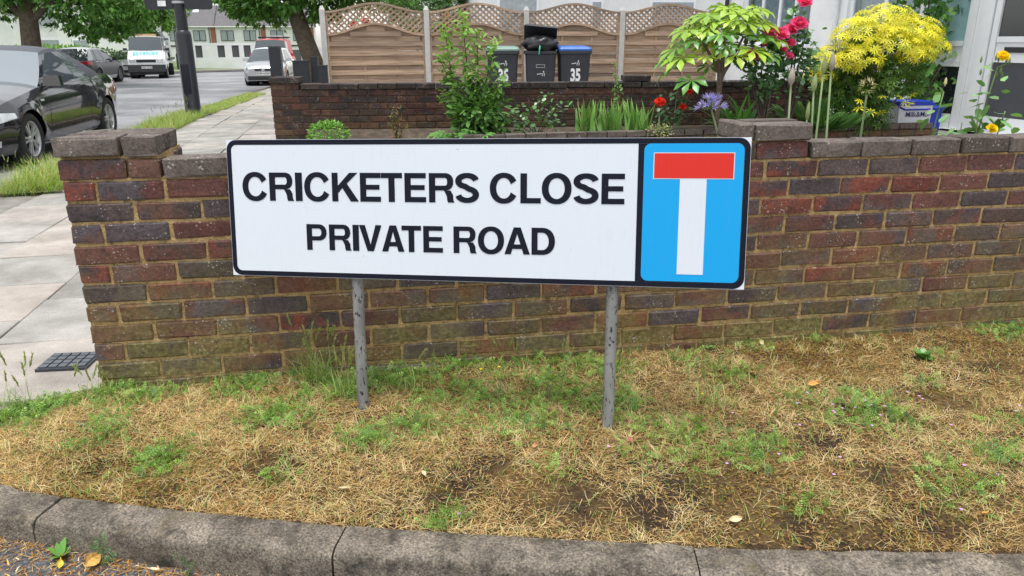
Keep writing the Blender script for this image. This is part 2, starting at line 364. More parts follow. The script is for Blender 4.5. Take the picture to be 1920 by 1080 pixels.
def soilmat():
    m, nt, bs = newmat('dry_soil'); p = pos(nt)
    n1 = noise(nt, p, 4, 5, .65); n2 = noise(nt, p, 70, 5, .75); n3 = noise(nt, p, 9, 5, .6)
    c = ramp(nt, n2, [(.25, (.025, .016, .011)), (.5, (.06, .04, .027)), (.75, (.11, .078, .052))]).outputs[0]
    straw = ramp(nt, n2, [(.3, (.09, .055, .022)), (.6, (.22, .145, .06))]).outputs[0]
    c = mix(nt, ramp(nt, n1, [(.42, (0, 0, 0)), (.58, (.8, .8, .8))]).outputs[0], c, straw)
    moss = ramp(nt, n2, [(.3, (.06, .045, .008)), (.6, (.17, .12, .02))]).outputs[0]
    c = mix(nt, ramp(nt, n3, [(.56, (0, 0, 0)), (.66, (.8, .8, .8))]).outputs[0], c, moss)
    L(nt, c, bs.inputs['Base Color']); bs.inputs['Roughness'].default_value = .95; bs.inputs['Specular IOR Level'].default_value = .1
    bump(nt, bs, math_(nt, 'ADD', n2, noise(nt, p, 200, 3, .7)), 1., .012); return m
SOIL = soilmat()
MB().grid(G).build('verge_soil', SOIL, kind='structure', smooth=True)
# ---------------------------------------------------------------- bricks
def brick_mesh(lx, ly, lz, mat, seed, ch=.005, jit=.0016, name='brick'):
    r = np.random.default_rng(seed); hx, hy, hz = lx/2, ly/2, lz/2
    vs = []; idx = {}
    for sx in (-1, 1):
        for sy in (-1, 1):
            for sz in (-1, 1):
                cj = ch*r.uniform(.5, 1.7)
                for ax in range(3):
                    v = [sx*hx, sy*hy, sz*hz]; 
                    for b in range(3):
                        if b != ax: v[b] -= (sx, sy, sz)[b]*cj
                    idx[(sx, sy, sz, ax)] = len(vs); vs.append(np.array(v)+r.normal(0, jit, 3))
    fs = []
    for ax in range(3):
        o = [a for a in range(3) if a != ax]
        for s in (-1, 1):
            q = []
            for a, b in ((-1, -1), (1, -1), (1, 1), (-1, 1)):
                k = [0, 0, 0]; k[ax] = s; k[o[0]] = a; k[o[1]] = b; q.append(idx[(*k, ax)])
            if (s > 0) == (ax == 1): q = q[::-1]
            fs.append(tuple(q))
    for ax in range(3):
        o = [a for a in range(3) if a != ax]
        for a in (-1, 1):
            for b in (-1, 1):
                k0 = [0]*3; k1 = [0]*3; k0[ax] = -1; k1[ax] = 1
                for k in (k0, k1): k[o[0]] = a; k[o[1]] = b
                fs.append((idx[(*k0, o[0])], idx[(*k1, o[0])], idx[(*k1, o[1])], idx[(*k0, o[1])]))
    for sx in (-1, 1):
        for sy in (-1, 1):
            for sz in (-1, 1): fs.append(tuple(idx[(sx, sy, sz, a)] for a in range(3)))
    me = bpy.data.meshes.new(name); me.from_pydata([tuple(v) for v in vs], [], fs)
    bm = bmesh.new(); bm.from_mesh(me); bmesh.ops.recalc_face_normals(bm, faces=bm.faces); bm.to_mesh(me); bm.free()
    me.materials.append(mat); return me
_bc = {}
def brick(parent, u0, u1, yc, zc, ly=.1025, lz=.065, mat=None, rot=0, name='brick', proud=.001, jit=.0016):
    key = (round(u1-u0, 3), round(ly, 3), round(lz, 3), mat.name)
    if key not in _bc: _bc[key] = [brick_mesh(u1-u0, ly, lz, mat, hash(key[:3]) % 1000+i, jit=jit, name=name) for i in range(5 if u1-u0 < .13 else 8)]
    me = random.choice(_bc[key])
    return link(name, me, parent, loc=((u0+u1)/2+random.gauss(0, .0012), yc+random.gauss(0, proud), zc+random.gauss(0, .0012)), rot=(random.gauss(0, .006), random.gauss(0, .004), rot+random.gauss(0, .006)))
def course(parent, u0, u1, zc, start, yc=.05125, mat=None, ly=.1025, lz=.065):
    """bricks from u0 to u1; start = length of the first brick"""
    u = u0; ln = start
    while u < u1-.03:
        e = min(u+ln, u1); brick(parent, u, e, yc, zc, ly, lz, mat); u = e+.01; ln = .215
front = empty('garden_wall', (WO.x, WO.y, 0), WA, 'low weathered red and grey brick wall with corner pier behind the street sign', 'brick wall')
UEND, PR0, PR1 = 5.0, 2.43, 2.757
core = MB()
def rough_core(mb, u0, u1, y0, y1, z0, z1, st=.035):
    nu, nz = max(2, int((u1-u0)/st)), max(2, int((z1-z0)/st))
    mb.grid([[(u0+(u1-u0)*i/nu, y0+random.gauss(0, .0009), z0+(z1-z0)*j/nz) for j in range(nz+1)][::-1] for i in range(nu+1)])
    mb.box(((u0+u1)/2, (y0+.004+y1)/2, (z0+z1)/2), (u1-u0, y1-y0-.004, z1-z0))
rough_core(core, .008, UEND, .0068, .095, -.1, .834)
core.box((.1635, .17, .404), (.315, .295, 1.008)); core.box(((PR0+PR1)/2+.008, .1, .43), (.295, .17, .955))
core.build('mortar', MORTAR, front)
for r in range(1, 14):
    zc = .8675-.075*(r-1); odd = r % 2 == 1
    if r == 1:
        brick(front, 0, .215, .05125, zc, mat=BRICK); brick(front, .225, .327, .05125, zc, mat=BRICK)
        brick(front, PR0, PR0+.1, .05125, zc, mat=BRICK); brick(front, PR0+.11, PR1, .05125, zc, mat=BRICK)
        u = .340
        while u < UEND-.1:
            if u+.215 > PR0-.004 and u < PR1:
                if PR0-.012-u > .05: brick(front, u, PR0-.012, .05125, zc, mat=COPING, name='coping_brick')
                u = PR1+.01; continue
            brick(front, u, u+.215, .049, zc, ly=.108, mat=COPING, name='coping_brick'); u += .225
    else:
        course(front, 0, UEND, zc, .215 if odd else .1025, mat=BRICK)
    # pier returns behind the face
    brick(front, .1125, .327, .276, zc, mat=BRICK) if odd else brick(front, .225, .327, .22, zc, ly=.2, mat=BRICK)
    brick(front, 0, .1025, .22, zc, ly=.2, mat=BRICK) if odd else brick(front, 0, .215, .276, zc, mat=BRICK)
# raised caps of the two piers
zt = .9425
for (a, b, y0, y1) in ((-.002, .205, -.006, .1), (.215, .329, -.005, .1), (.002, .105, .11, .30), (.115, .322, .11, .2), (.115, .32, .21, .30)):
    brick(front, a, b, (y0+y1)/2, zt, ly=y1-y0, mat=COPING, name='coping_brick', jit=.0025)
for (a, b, y0, y1) in ((PR0+.02, PR0+.085, -.008, .19), (PR0+.095, PR1+.008, -.01, .1), (PR0+.097, PR1+.006, .11, .19)):
    brick(front, a, b, (y0+y1)/2, zt-.002, ly=y1-y0, mat=COPING, name='coping_brick')
# ---------------------------------------------------------------- back garden wall and planter wall
BA = .072; BO = Vector((-2.81, 9.0, 0))
back = empty('boundary_wall', (BO.x, BO.y, 0), BA, 'dark sooty brick boundary wall running across behind the flower beds', 'brick wall')
BL = 7.0; core = MB(); rough_core(core, .01, BL, .010, .2, -.1, .735, .06); core.box((.16, .15, .4), (.31, .29, .95))
core.build('mortar', MORTAR2, back)
piers = [(1.985+.02, 2.225), (4.18, 4.5)]
for r in range(0, 9):
    zc = .7725-.075*r
    if r == 0:
        u = .345
        while u < BL-.1:
            brick(back, u, u+.215, .1, zc, ly=.225, mat=COPING2, name='coping_brick'); u += .225
        brick(back, 0, .215, .05, zc, mat=BRICK2); brick(back, .225, .327, .05, zc, mat=BRICK2)
    else: course(back, 0, BL, zc, .215 if r % 2 else .1025, mat=BRICK2)
for (a, b, y0, y1) in ((-.01, .2, -.012, .1), (.21, .335, -.012, .1), (0, .33, .11, .31)): brick(back, a, b, (y0+y1)/2, .8475, ly=y1-y0, mat=COPING2, name='coping_brick')
for pa, pb in piers:
    for (y0, y1) in ((-.015, .1), (.11, .22)): brick(back, pa, pb, (y0+y1)/2, .845, ly=y1-y0, mat=COPING2, name='coping_brick')
PLO = Vector((-.5, 7.93, 0)); PLA = math.atan2(1.05, 5.25)
planter = empty('planter_wall', (PLO.x, PLO.y, 0), PLA, 'knee high brick planter wall edging the flower bed beyond the front wall', 'brick wall')
core = MB(); rough_core(core, .0, 5.7, .010, .095, -.1, .268, .06); core.build('mortar', MORTAR2, planter)
for r in range(4):
    zc = .3045-.075*r
    if r == 0:
        u = 0
        while u < 5.6: brick(planter, u, u+.215, .05, zc, ly=.11, mat=COPING, name='coping_brick'); u += .225
    else: course(planter, 0, 5.7, zc, .215 if r % 2 else .1025, mat=BRICK)
GSOIL = plain('garden_soil', (.07, .05, .036), .95, var=.5, scale=12, bmp=.8, bscale=40)
land('garden_soil', [(-1.4, 2.68), (4.6, 3.6), (7.6, 4.1), (7.2, 6.9), (6.2, 9.6), (5.0, 9.0), (-.5, 8.0), (-2.8, 8.95), (-2.7, 8.4)], .03, GSOIL, kind='structure')
MB().poly([(-.45, 8.05, .28), (5.15, 9.15, .28), (4.6, 9.58, .28), (-2.45, 9.03, .28), (-2.3, 8.75, .2)]).build('flower_bed', GSOIL, kind='structure')
land('drive', [(-2.9, 9.25), (-2.4, 9.15), (4.6, 9.72), (6.0, 10.2), (4.2, 15.2), (-3.9, 15.0)], .1, plain('drive_concrete', (.2, .19, .18), .9, var=.2, bmp=.3), kind='structure')
land('doorstep_path', [(5.05, 9.1), (6.2, 9.7), (5.9, 10.4), (4.7, 9.7)], .12, SLAB, kind='structure')
# ---------------------------------------------------------------- street name sign
def arc(cx, cy, rx, ry, a0, a1, n=14, p=2.0):
    out = []
    for i in range(n+1):
        a = R(a0+(a1-a0)*i/n); c, s_ = math.cos(a), math.sin(a)
        out.append((cx+rx*math.copysign(abs(c)**(2/p), c), cy+ry*math.copysign(abs(s_)**(2/p), s_)))
    return out
def band(o, i):      # strip of quads between two polylines of the same length
    return [[o[k], o[k+1], i[k+1], i[k]] for k in range(len(o)-1)]
def glyph(ch, w):
    """polygons of a bold grotesque capital of height 1 and width w (no two overlap)"""
    s, h = .225, .18
    rc = lambda x0, y0, x1, y1: [(x0, y0), (x1, y0), (x1, y1), (x0, y1)]
    if ch == 'I': return [rc(0, 0, w, 1)]
    if ch == 'L': return [rc(0, 0, s, 1), rc(s, 0, w, h)]
    if ch == 'T': return [rc(0, 1-h, w, 1), rc(w/2-s/2, 0, w/2+s/2, 1-h)]
    if ch == 'E': return [rc(0, 0, s, 1), rc(s, 0, w, h), rc(s, 1-h, w, 1), rc(s, .42, w*.94, .59)]
    if ch == 'V': return [[(0, 1), (.24, 1), (w/2, .26), (w/2, 0), (w/2-.125, 0)], [(w, 1), (w/2+.125, 0), (w/2, 0), (w/2, .26), (w-.24, 1)]]
    if ch == 'A':
        m = w/2; k = lambda y: (m-.13)*(1-y)      # left outer edge x at height y is (1-y)...
        xo = lambda y: (m-.13)*y; xi = lambda y: .24+(m-.24)*y/.76
        return [[(0, 0), (.24, 0), (xi(.2), .2), (xi(.37), .37), (m, .76), (m, 1), (m-.13, 1)],
                [(w, 0), (m+.13, 1), (m, 1), (m, .76), (w-xi(.37), .37), (w-xi(.2), .2), (w-.24, 0)],
                [(xi(.2), .2), (w-xi(.2), .2), (w-xi(.37), .37), (xi(.37), .37)]]
    if ch == 'K': return [rc(0, 0, s, 1), [(s, .28), (s, .56), (w*.66, 1), (w*.97, 1)][0:0] or [(s, .29), (.385, .47), (w*.97, 1), (w*.66, 1), (s, .555)], [(.385, .47), (w*.70, 0), (w, 0), (.55, .635)]]
    if ch in 'OD' or ch == 'C':
        if ch == 'O':
            o = arc(w/2, .5, w/2, .52, 0, 360, 48, 2.15); i = arc(w/2, .5, w/2-.23, .345, 0, 360, 48, 2.1); return band(o, i)
        if ch == 'C':
            a0, a1 = 28, 332
            o = arc(w*.51, .5, w*.51, .52, a0, a1, 40, 2.15); i = arc(w*.51, .5, w*.51-.225, .345, a0-6, a1+6, 40, 2.1); return band(o, i)
        o = arc(w-.47, .5, .47, .5, 90, -90, 24, 2.15); i = arc(w-.47, .5, .47-.23, .5-h, 90, -90, 24, 2.1)
        return [rc(0, 0, s, 1), rc(s, 1-h, w-.47, 1), rc(s, 0, w-.47, h)]+band(o, i)
    if ch in 'PR':
        y0 = .37 if ch == 'P' else .41; ht = (1-y0)/2; cy = (1+y0)/2; cx = w-.02-ht*1.02
        if ch == 'P': cx = w-ht*1.05
        rr = (w-.03 if ch == 'R' else w)-cx
        o = arc(cx, cy, rr, ht, 90, -90, 18, 2.2); i = arc(cx, cy, rr-.215, ht-.165, 90, -90, 18, 2.2)
        out = [rc(0, 0, s, 1), rc(s, 1-.165, cx, 1), rc(s, y0, cx, y0+.165)]+band(o, i)
        if ch == 'R':
            x = w-.03
            out += [[(cx-.06, y0), (cx-.02, y0-.03), (x-.235, .22), (x-.215, .06), (x-.19, 0), (w+.01, 0), (x+.0, .08), (x-.012, .26), (x-.1, y0)]]
        return out
    if ch == 'S':
        # centre line of the S with stroke width
        c = []
        for a in np.linspace(8, 90, 8): c.append((w/2+(w/2-.11)*math.cos(R(a)), .735+.185*math.sin(R(a))))
        for a in np.linspace(90, 255, 14)[1:]: c.append((w/2+(w/2-.115)*math.cos(R(a)), .735+.185*math.sin(R(a))))
        for a in np.linspace(75, -90, 14): c.append((w/2+(w/2-.115)*math.cos(R(a)), .275+.195*math.sin(R(a))))
        for a in np.linspace(-90, -172, 8)[1:]: c.append((w/2+(w/2-.11)*math.cos(R(a)), .275+.195*math.sin(R(a))))
        c = np.array(c); t = np.gradient(c, axis=0); t /= np.linalg.norm(t, axis=1)[:, None]
        hw = .088+.024*np.abs(t[:, 1]); nrm = np.stack([-t[:, 1], t[:, 0]], 1)
        return band([tuple(p) for p in c+nrm*hw[:, None]], [tuple(p) for p in c-nrm*hw[:, None]])
    if ch == 'Y': return [[(0, 1), (.25, 1), (w/2, .6), (w/2, .38), (w/2-.11, .38)], [(w, 1), (w/2+.11, .38), (w/2, .38), (w/2, .6), (w-.25, 1)], rc(w/2-.11, 0, w/2+.11, .38)]
    return [rc(0, 0, w, 1)]
def glyph_mesh(ch, x0, x1, y0, y1, z, mat):
    hgt = y1-y0; wd = (x1-x0)/hgt; mb = MB()
    for poly in glyph(ch, wd):
        a = sum(poly[i][0]*poly[(i+1) % len(poly)][1]-poly[(i+1) % len(poly)][0]*poly[i][1] for i in range(len(poly)))
        if a < 0: poly = poly[::-1]
        mb.poly([(x0+p[0]*hgt, y0+p[1]*hgt, z) for p in poly])
    return mb.mesh('letter', mat)
def rrect(x0, y0, x1, y1, r, n=8):
    if not hasattr(r, '__len__'): r = (r,)*4
    out = []
    for (cx, cy, a), rr in zip(((x1, y1, 0), (x0, y1, 90), (x0, y0, 180), (x1, y0, 270)), r):
        sx = -1 if cx == x1 else 1; sy = -1 if cy == y1 else 1
        for k in range(n+1):
            t = R(a+90*k/n); out.append((cx+sx*rr+rr*math.cos(t), cy+sy*rr+rr*math.sin(t)))
    return out
def signmat(name, col, scuff=.25, rough=.38, sp=.3):
    m, nt, bs = newmat(name); p = pos(nt)
    n1 = noise(nt, p, 3, 4, .6); 
    mp = N(nt, 'ShaderNodeMapping'); mp.inputs['Scale'].default_value = (90, 90, 5); L(nt, p, mp.inputs[0])
    n2 = noise(nt, mp.outputs[0], 1., 3, .6)
    c = mix(nt, ramp(nt, n2, [(.55, (0, 0, 0)), (.8, (scuff,)*3)]).outputs[0], col, tuple(.55*x+.12 for x in col))
    c = mix(nt, ramp(nt, n1, [(.5, (0, 0, 0)), (.75, (scuff*.5,)*3)]).outputs[0], c, tuple(x*.8+.02 for x in col))
    n3 = noise(nt, p, 55, 2, .5); c = mix(nt, ramp(nt, n3, [(.76, (0, 0, 0)), (.79, (scuff*3, scuff*3, scuff*3))]).outputs[0], c, (.3, .28, .25))
    L(nt, c, bs.inputs['Base Color']); bs.inputs['Roughness'].default_value = rough; bs.inputs['Specular IOR Level'].default_value = sp
    return m
SWHITE = signmat('sign_white', (.63, .67, .735), .18); SBLACK = signmat('sign_black', (.008, .010, .019), .03, .55, .12)
SBLUE = signmat('sign_blue', (.0, .32, .70), .10); SRED = signmat('sign_red', (.62, .02, .012), .10)
ALU = plain('sign_back', (.45, .46, .47), .5, .6)
sa = Vector((.98459, -.17333, .02320)); sb = Vector((.00507, .16092, .98695)); sn = sa.cross(sb)
sign = empty('street_sign', (-.103, 2.295, .05), 0, 'white street name sign reading CRICKETERS CLOSE PRIVATE ROAD with blue dead end symbol', 'street sign')
M = Matrix(((sa.x, sb.x, sn.x, -.126-sign.location.x), (sa.y, sb.y, sn.y, 2.3823-sign.location.y), (sa.z, sb.z, sn.z, .7564-sign.location.z), (0, 0, 0, 1)))
def sput(o): o.matrix_local = M; return o
SW, SH = .860, .232
sput(MB().box((0, 0, -.0015), (SW*2, SH*2, .003)).build('panel', SWHITE, sign))
outer = rrect(-SW+.001, -SH+.001, SW-.001, SH-.001, (.034, .034, .034, .034), 8)
innr = rrect(-SW+.0175, -SH+.0175, SW-.0175, SH-.0175, (.019,)*4, 8)
mb = MB()
n = len(outer)
mb.add([(*p, .0006) for p in outer]+[(*p, .0006) for p in innr], [(i, (i+1) % n, n+(i+1) % n, n+i) for i in range(n)])
sput(mb.build('border', SBLACK, sign))
XD = .519
# black field behind the blue plate, with the white field's rounded corners left white
dv = [(SW-.0175-.004, SH-.0175-.0005), (XD+.012, SH-.0175-.0005)]
blk = [(p[0], p[1]) for p in rrect(XD, -SH+.0178, SW-.0178, SH-.0178, (.0185, 0.0, 0.0, .0185), 8)]
blk = [(x-(.006*max(0, 1-(SH-.0178-abs(y))/.022)**2 if x < XD+.02 else 0)*-1, y) for x, y in blk]
sput(MB().poly([(*p, .0010) for p in blk]).build('divider', SBLACK, sign))
sput(MB().poly([(*p, .0016) for p in rrect(.543, -.212, .841, .2145, .021, 8)]).build('blue_panel', SBLUE, sign))
sput(MB().poly([(x, y, .0022) for x, y in ((.572, .1065), (.814, .1065), (.814, .187), (.572, .187))]).build('red_bar_edge', SWHITE, sign))
sput(MB().poly([(x, y, .0027) for x, y in ((.5745, .109), (.8115, .109), (.8115, .185), (.5745, .185))]).build('red_bar', SRED, sign))
sput(MB().poly([(x, y, .0022) for x, y in ((.6535, -.189), (.7335, -.189), (.7335, .1063), (.6535, .1063))]).build('white_bar', SWHITE, sign))
l1 = [('C', -.807, -.715), ('R', -.708, -.621), ('I', -.614, -.589), ('C', -.582, -.490), ('K', -.483, -.389), ('E', -.384, -.312), ('T', -.311, -.238), ('E', -.230, -.157), ('R', -.147, -.062), ('S', -.059, .021), ('C', .056, .146), ('L', .156, .222), ('O', .225, .320), ('S', .325, .406), ('E', .414, .486)]
l2 = [('P', -.580, -.508), ('R', -.499, -.421), ('I', -.415, -.393), ('V', -.392, -.313), ('A', -.3125, -.2345), ('T', -.2435, -.176), ('E', -.169, -.102), ('R', -.066, .011), ('O', .016, .103), ('A', .104, .188), ('D', .193, .269)]
for row, y0, y1 in ((l1, .0275, .1225), (l2, -.1375, -.050)):
    for ch, x0, x1 in row: sput(link('letter', glyph_mesh(ch, x0, x1, y0, y1, .0012, SBLACK), sign))
def postmat():
    m, nt, bs = newmat('worn_grey_post'); p = pos(nt)
    mp = N(nt, 'ShaderNodeMapping'); mp.inputs['Scale'].default_value = (1, 1, .35); L(nt, p, mp.inputs[0])
    n1 = noise(nt, mp.outputs[0], 120, 3, .6); n2 = noise(nt, mp.outputs[0], 16, 3)
    c = mix(nt, ramp(nt, n1, [(.59, (0, 0, 0)), (.63, (1, 1, 1))]).outputs[0], ramp(nt, n2, [(.3, (.12, .12, .12)), (.6, (.23, .23, .225))]).outputs[0], (.02, .02, .022))
    n3 = noise(nt, p, 11, 4, .7); c = mix(nt, ramp(nt, n3, [(.6, (0, 0, 0)), (.68, (.85, .85, .85))]).outputs[0], c, (.035, .035, .037))
    L(nt, c, bs.inputs['Base Color']); bs.inputs['Roughness'].default_value = .5; bs.inputs['Specular IOR Level'].default_value = .4; bump(nt, bs, n1, .25, .003); return m
POST = postmat()
for (bx, by, bz), ta in (((-.527, 2.372, -.15), -.414), ((.319, 2.224, -.15), .4545)):
    top = M @ Vector((ta, .20, -.026)); mid = M @ Vector((ta, -.235, -.026))
    bot = Vector((bx, by, .052))-sign.location; d = (bot-mid).normalized()
    MB().tube([bot+d*.2, bot, mid, top], .0195, 20).build('post', POST, sign, smooth=True)
    for bb in (.1, -.12):
        o = sput(MB().box((ta, bb, -.010), (.12, .035, .014)).build('bracket', ALU, sign))
# ---------------------------------------------------------------- vegetation helpers
def rot_frames(d, nrm):
    """orthonormal frames from long axis d and approximate normal nrm -> (n,3,3) columns x=d, y=side, z=normal"""
    d = d/np.linalg.norm(d, axis=1)[:, None]
    s = np.cross(nrm, d); l = np.linalg.norm(s, axis=1); bad = l < 1e-4
    s[bad] = np.cross(np.array([[.3, .7, .2]]), d[bad]); s /= np.linalg.norm(s, axis=1)[:, None]
    return np.stack([d, s, np.cross(d, s)], 2)
def scatter(name, tpl, P, D, Nn, size, cols, mat, parent=None, shade=None, **k):
    """tpl = (V, faces); P positions, D long axes, Nn normals, size (n,), cols (n,3)"""
    V, F = tpl; V = np.asarray(V, float); n, m = len(P), len(V)
    Fm = rot_frames(D, Nn)
    W = np.einsum('nij,mj->nmi', Fm, V)*np.asarray(size)[:, None, None]+P[:, None, :]
    groups = {}
    for f in F: groups.setdefault(len(f), []).append(f)
    FF = [(np.array(fs)[None]+(np.arange(n)*m)[:, None, None]).reshape(-1, q) for q, fs in groups.items()]
    C = np.repeat(cols, m, 0)
    if shade is not None: C = C*np.tile(np.asarray(shade), n)[:, None]
    return link(name, np_mesh(name, W.reshape(-1, 3), FF, mat, np.clip(C, 0, 1)), parent, **k)
# leaf templates along +x, normal +z
T_OVAL = ([(0, 0, 0), (.3, .2, .03), (.3, -.2, .03), (.7, .17, .0), (.7, -.17, .0), (1, 0, -.08), (.5, 0, -.03)], [(0, 2, 6), (0, 6, 1), (1, 6, 3), (2, 4, 6), (6, 4, 5), (6, 5, 3)])
T_ROUND = ([(0, 0, 0), (.2, .32, .03), (.2, -.32, .03), (.65, .34, .0), (.65, -.34, .0), (1, 0, -.1), (.5, 0, -.05)], [(0, 2, 6), (0, 6, 1), (1, 6, 3), (2, 4, 6), (6, 4, 5), (6, 5, 3)])
T_LANCE = ([(0, 0, 0), (.4, .1, .02), (.4, -.1, .02), (1, 0, -.12)], [(0, 2, 3, 1)])
def t_maple():
    pts = [(0, 0)]; 
    for a, r in ((-115, .42), (-85, .3), (-62, .78), (-38, .45), (-20, .62), (0, 1.0), (20, .62), (38, .45), (62, .78), (85, .3), (115, .42)):
        pts.append((.18+r*.82*math.cos(R(a)), r*.62*math.sin(R(a))))
    V = [(x, y, -.12*abs(y)-.1*max(0, x-.6)) for x, y in pts]
    return (V, [(0, i, i+1) for i in range(1, len(V)-1)])
T_MAPLE = t_maple()
def t_pinnate(k=5, w=.16, ll=.26):
    V = []; F = []
    for i in range(k):
        x = .2+.7*i/(k-1); l = ll*(1-.45*abs(i/(k-1)-.35))
        for s in (1, -1):
            b = len(V); V += [(x, .01*s, 0), (x+.10, s*l*.5-.02*s, .01), (x+.12, s*l, -.02), (x+.01, s*l*.55, .015)]
            F.append((b, b+1, b+2, b+3) if s > 0 else (b, b+3, b+2, b+1))
    b = len(V); V += [(.9, 0, 0), (.97, .08, .01), (1.15, 0, -.04), (.97, -.08, .01)]; F.append((b, b+3, b+2, b+1))
    b = len(V); V += [(0, .008, 0), (0, -.008, 0), (.95, -.006, 0), (.95, .006, 0)]; F.append((b, b+1, b+2, b+3))
    return (V, F)
T_PIN = t_pinnate(5); T_PINW = ([(v[0], v[1]*1.0, v[2]) for v in t_pinnate(4, ll=.40)[0]], t_pinnate(4)[1]); T_PIN4 = t_pinnate(4, ll=.36); T_FERN = t_pinnate(13, ll=.2)
def t_palm(k=7, spread=110, w=.11):
    V = [(0, 0, 0)]; F = []
    for i in range(k):
        a = R(-spread+2*spread*i/(k-1)); c, s = math.cos(a), math.sin(a); r = 1-.25*abs(i/(k-1)-.5)*2; b = len(V)
        V += [(r*.55*c-w*s, r*.55*s+w*c, .03), (r*c, r*s, -.14), (r*.55*c+w*s, r*.55*s-w*c, .03)]
        F.append((0, b+2, b+1, b))
    return (V, F)
T_PALM = t_palm(); T_WHORL = t_palm(7, 155, .1)
def rand_dirs(n, zmin=-1, zmax=1):
    a = RNG.uniform(0, 2*np.pi, n); z = RNG.uniform(zmin, zmax, n); r = np.sqrt(1-z*z); return np.stack([r*np.cos(a), r*np.sin(a), z], 1)
def pal(n, cs, var=.12):
    cs = np.array(cs); i = RNG.integers(0, len(cs), n); j = RNG.integers(0, len(cs), n); t = RNG.random((n, 1))
    return np.clip((cs[i]*t+cs[j]*(1-t))*(1+RNG.normal(0, var, (n, 1))), .002, 1)
def blades(P, az, el0, el1, ln, wd, cols, segs=3, az1=None):
    """curved tapering blades; el0/el1 elevation at base and tip"""
    n = len(P); cur = P.copy(); az1 = az if az1 is None else az1
    side = np.stack([-np.sin(az), np.cos(az), np.zeros(n)], 1)
    V = np.zeros((n, 2*segs+1, 3))
    for k in range(segs):
        wf = wd*(1-.75*(k/segs)**1.5)
        V[:, 2*k] = cur+side*wf[:, None]/2; V[:, 2*k+1] = cur-side*wf[:, None]/2
        t = (k+.5)/segs; e = el0+(el1-el0)*t; a = az+(az1-az)*t
        cur = cur+np.stack([np.cos(e)*np.cos(a), np.cos(e)*np.sin(a), np.sin(e)], 1)*(ln/segs)[:, None]
    V[:, -1] = cur; m = 2*segs+1; b = (np.arange(n)*m)[:, None]
    Q = np.concatenate([np.array([[2*k, 2*k+1, 2*k+3, 2*k+2]])+b for k in range(segs-1)]) if segs > 1 else np.zeros((0, 4), int)
    T = np.array([[2*segs-2, 2*segs-1, 2*segs]])+b
    return V.reshape(-1, 3), [Q, T], np.repeat(cols, m, 0)
def blade_obj(name, args, mat, parent=None, **k):
    V, F, C = args; return link(name, np_mesh(name, V, F, mat, C), parent, **k)
def join_geo(parts):
    V = []; Q = []; T = []; C = []; b = 0
    for v, f, c in parts:
        V.append(v); C.append(c); 
        for a in f:
            if len(a): (Q if a.shape[1] == 4 else T).append(a+b)
        b += len(v)
    return np.concatenate(V), [np.concatenate(x) for x in (Q, T) if x], np.concatenate(C)
# ---------------------------------------------------------------- verge grass
def fbm(x, y, s, seed=0):
    v = 0; a = 1; t = 0
    for o in range(3):
        f = s*2**o; ph = seed*7.3+o*3.1
        v = v+a*(np.sin(x*f+ph+1.7*np.sin(y*f*.7+ph))*np.sin(y*f*1.1+ph*2+1.3*np.sin(x*f*.8))); t += a; a *= .55
    return v/t
CL = [(-.78, 2.70, .16, 1.), (-.45, 2.60, .17, 1.), (-1.42, 2.50, .16, .9), (-1.70, 2.40, .16, 1.), (-1.84, 2.33, .12, 1.), (-1.1, 2.08, .10, 1.), (-.47, 2.16, .1, .9), (-.22, 2.74, .14, 1.), (.04, 2.80, .14, .9), (.22, 2.82, .12, .8), (.38, 2.72, .13, .9), (-.62, 2.52, .15, 1), (-1.0, 2.56, .15, .9), (-1.2, 2.62, .12, .8),
      (1.2, 2.31, .19, 1.), (1.05, 2.42, .1, .7), (2.2, 3.02, .14, 1.), (-.19, 1.78, .08, .9), (.85, 1.82, .09, .8), (-.15, 2.45, .2, .8), (.1, 2.5, .2, .8), (.32, 2.4, .18, .7), (.55, 2.2, .14, .9), (.45, 2.05, .13, .8), (.75, 2.08, .13, .8), (.85, 2.65, .15, .55), (1.5, 2.05, .1, .8), (1.72, 2.25, .11, .7), (1.3, 1.9, .13, .8), (1.62, 1.92, .09, .7), (-.8, 2.3, .14, .7), (-.3, 2.25, .13, .7), (-1.35, 2.25, .12, .6), (.05, 2.25, .15, .7), (1.95, 2.5, .08, .6), (.15, 2.0, .09, .6), (-.7, 1.98, .07, .6), (1.55, 2.55, .07, .7), (1.75, 2.8, .08, .5), (1.0, 2.9, .09, .6), (.7, 2.8, .1, .7), (1.3, 3.0, .08, .6)]
def green_den(x, y):
    g = np.zeros_like(x)
    for cx, cy, r, a in CL:
        d2 = ((x-cx)**2+((y-cy)*1.15)**2)/(r*r); g = np.maximum(g, a*np.exp(-d2*1.2))
    g = g*(.75+.5*fbm(x, y, 14, 3))+.16*np.clip(fbm(x, y, 6, 5)+.15, 0, 1)
    return np.clip(g, 0, 1)
BARE = [(.6, 1.90, .11), (.72, 1.76, .11), (.15, 1.87, .09), (-.75, 2.03, .07), (-.2, 1.9, .07), (-1.05, 1.93, .05), (1.1, 1.95, .06), (1.0, 2.12, .06), (1.75, 1.9, .08), (1.55, 2.42, .08), (1.9, 2.7, .09), (-.35, 2.68, .06), (-1.3, 2.06, .05), (.4, 1.8, .06), (1.2, 1.75, .05), (-.05, 2.0, .05), (.95, 1.72, .07)]
def bare(x, y):
    b = np.zeros_like(x)
    for cx, cy, r in BARE: b = np.maximum(b, np.exp(-(((x-cx)/1.4)**2+(y-cy)**2)/(r*r)))
    return np.clip(b*1.2+.55*np.clip(fbm(x, y, 5, 9)-.25, 0, 1), 0, 1)
def verge_pts(n):
    x = RNG.uniform(-2.0, 3.1, n); lo = kerb_y(x)+.004; hi = verge_top(x)-.035; y = lo+(hi-lo)*RNG.random(n); return x, y
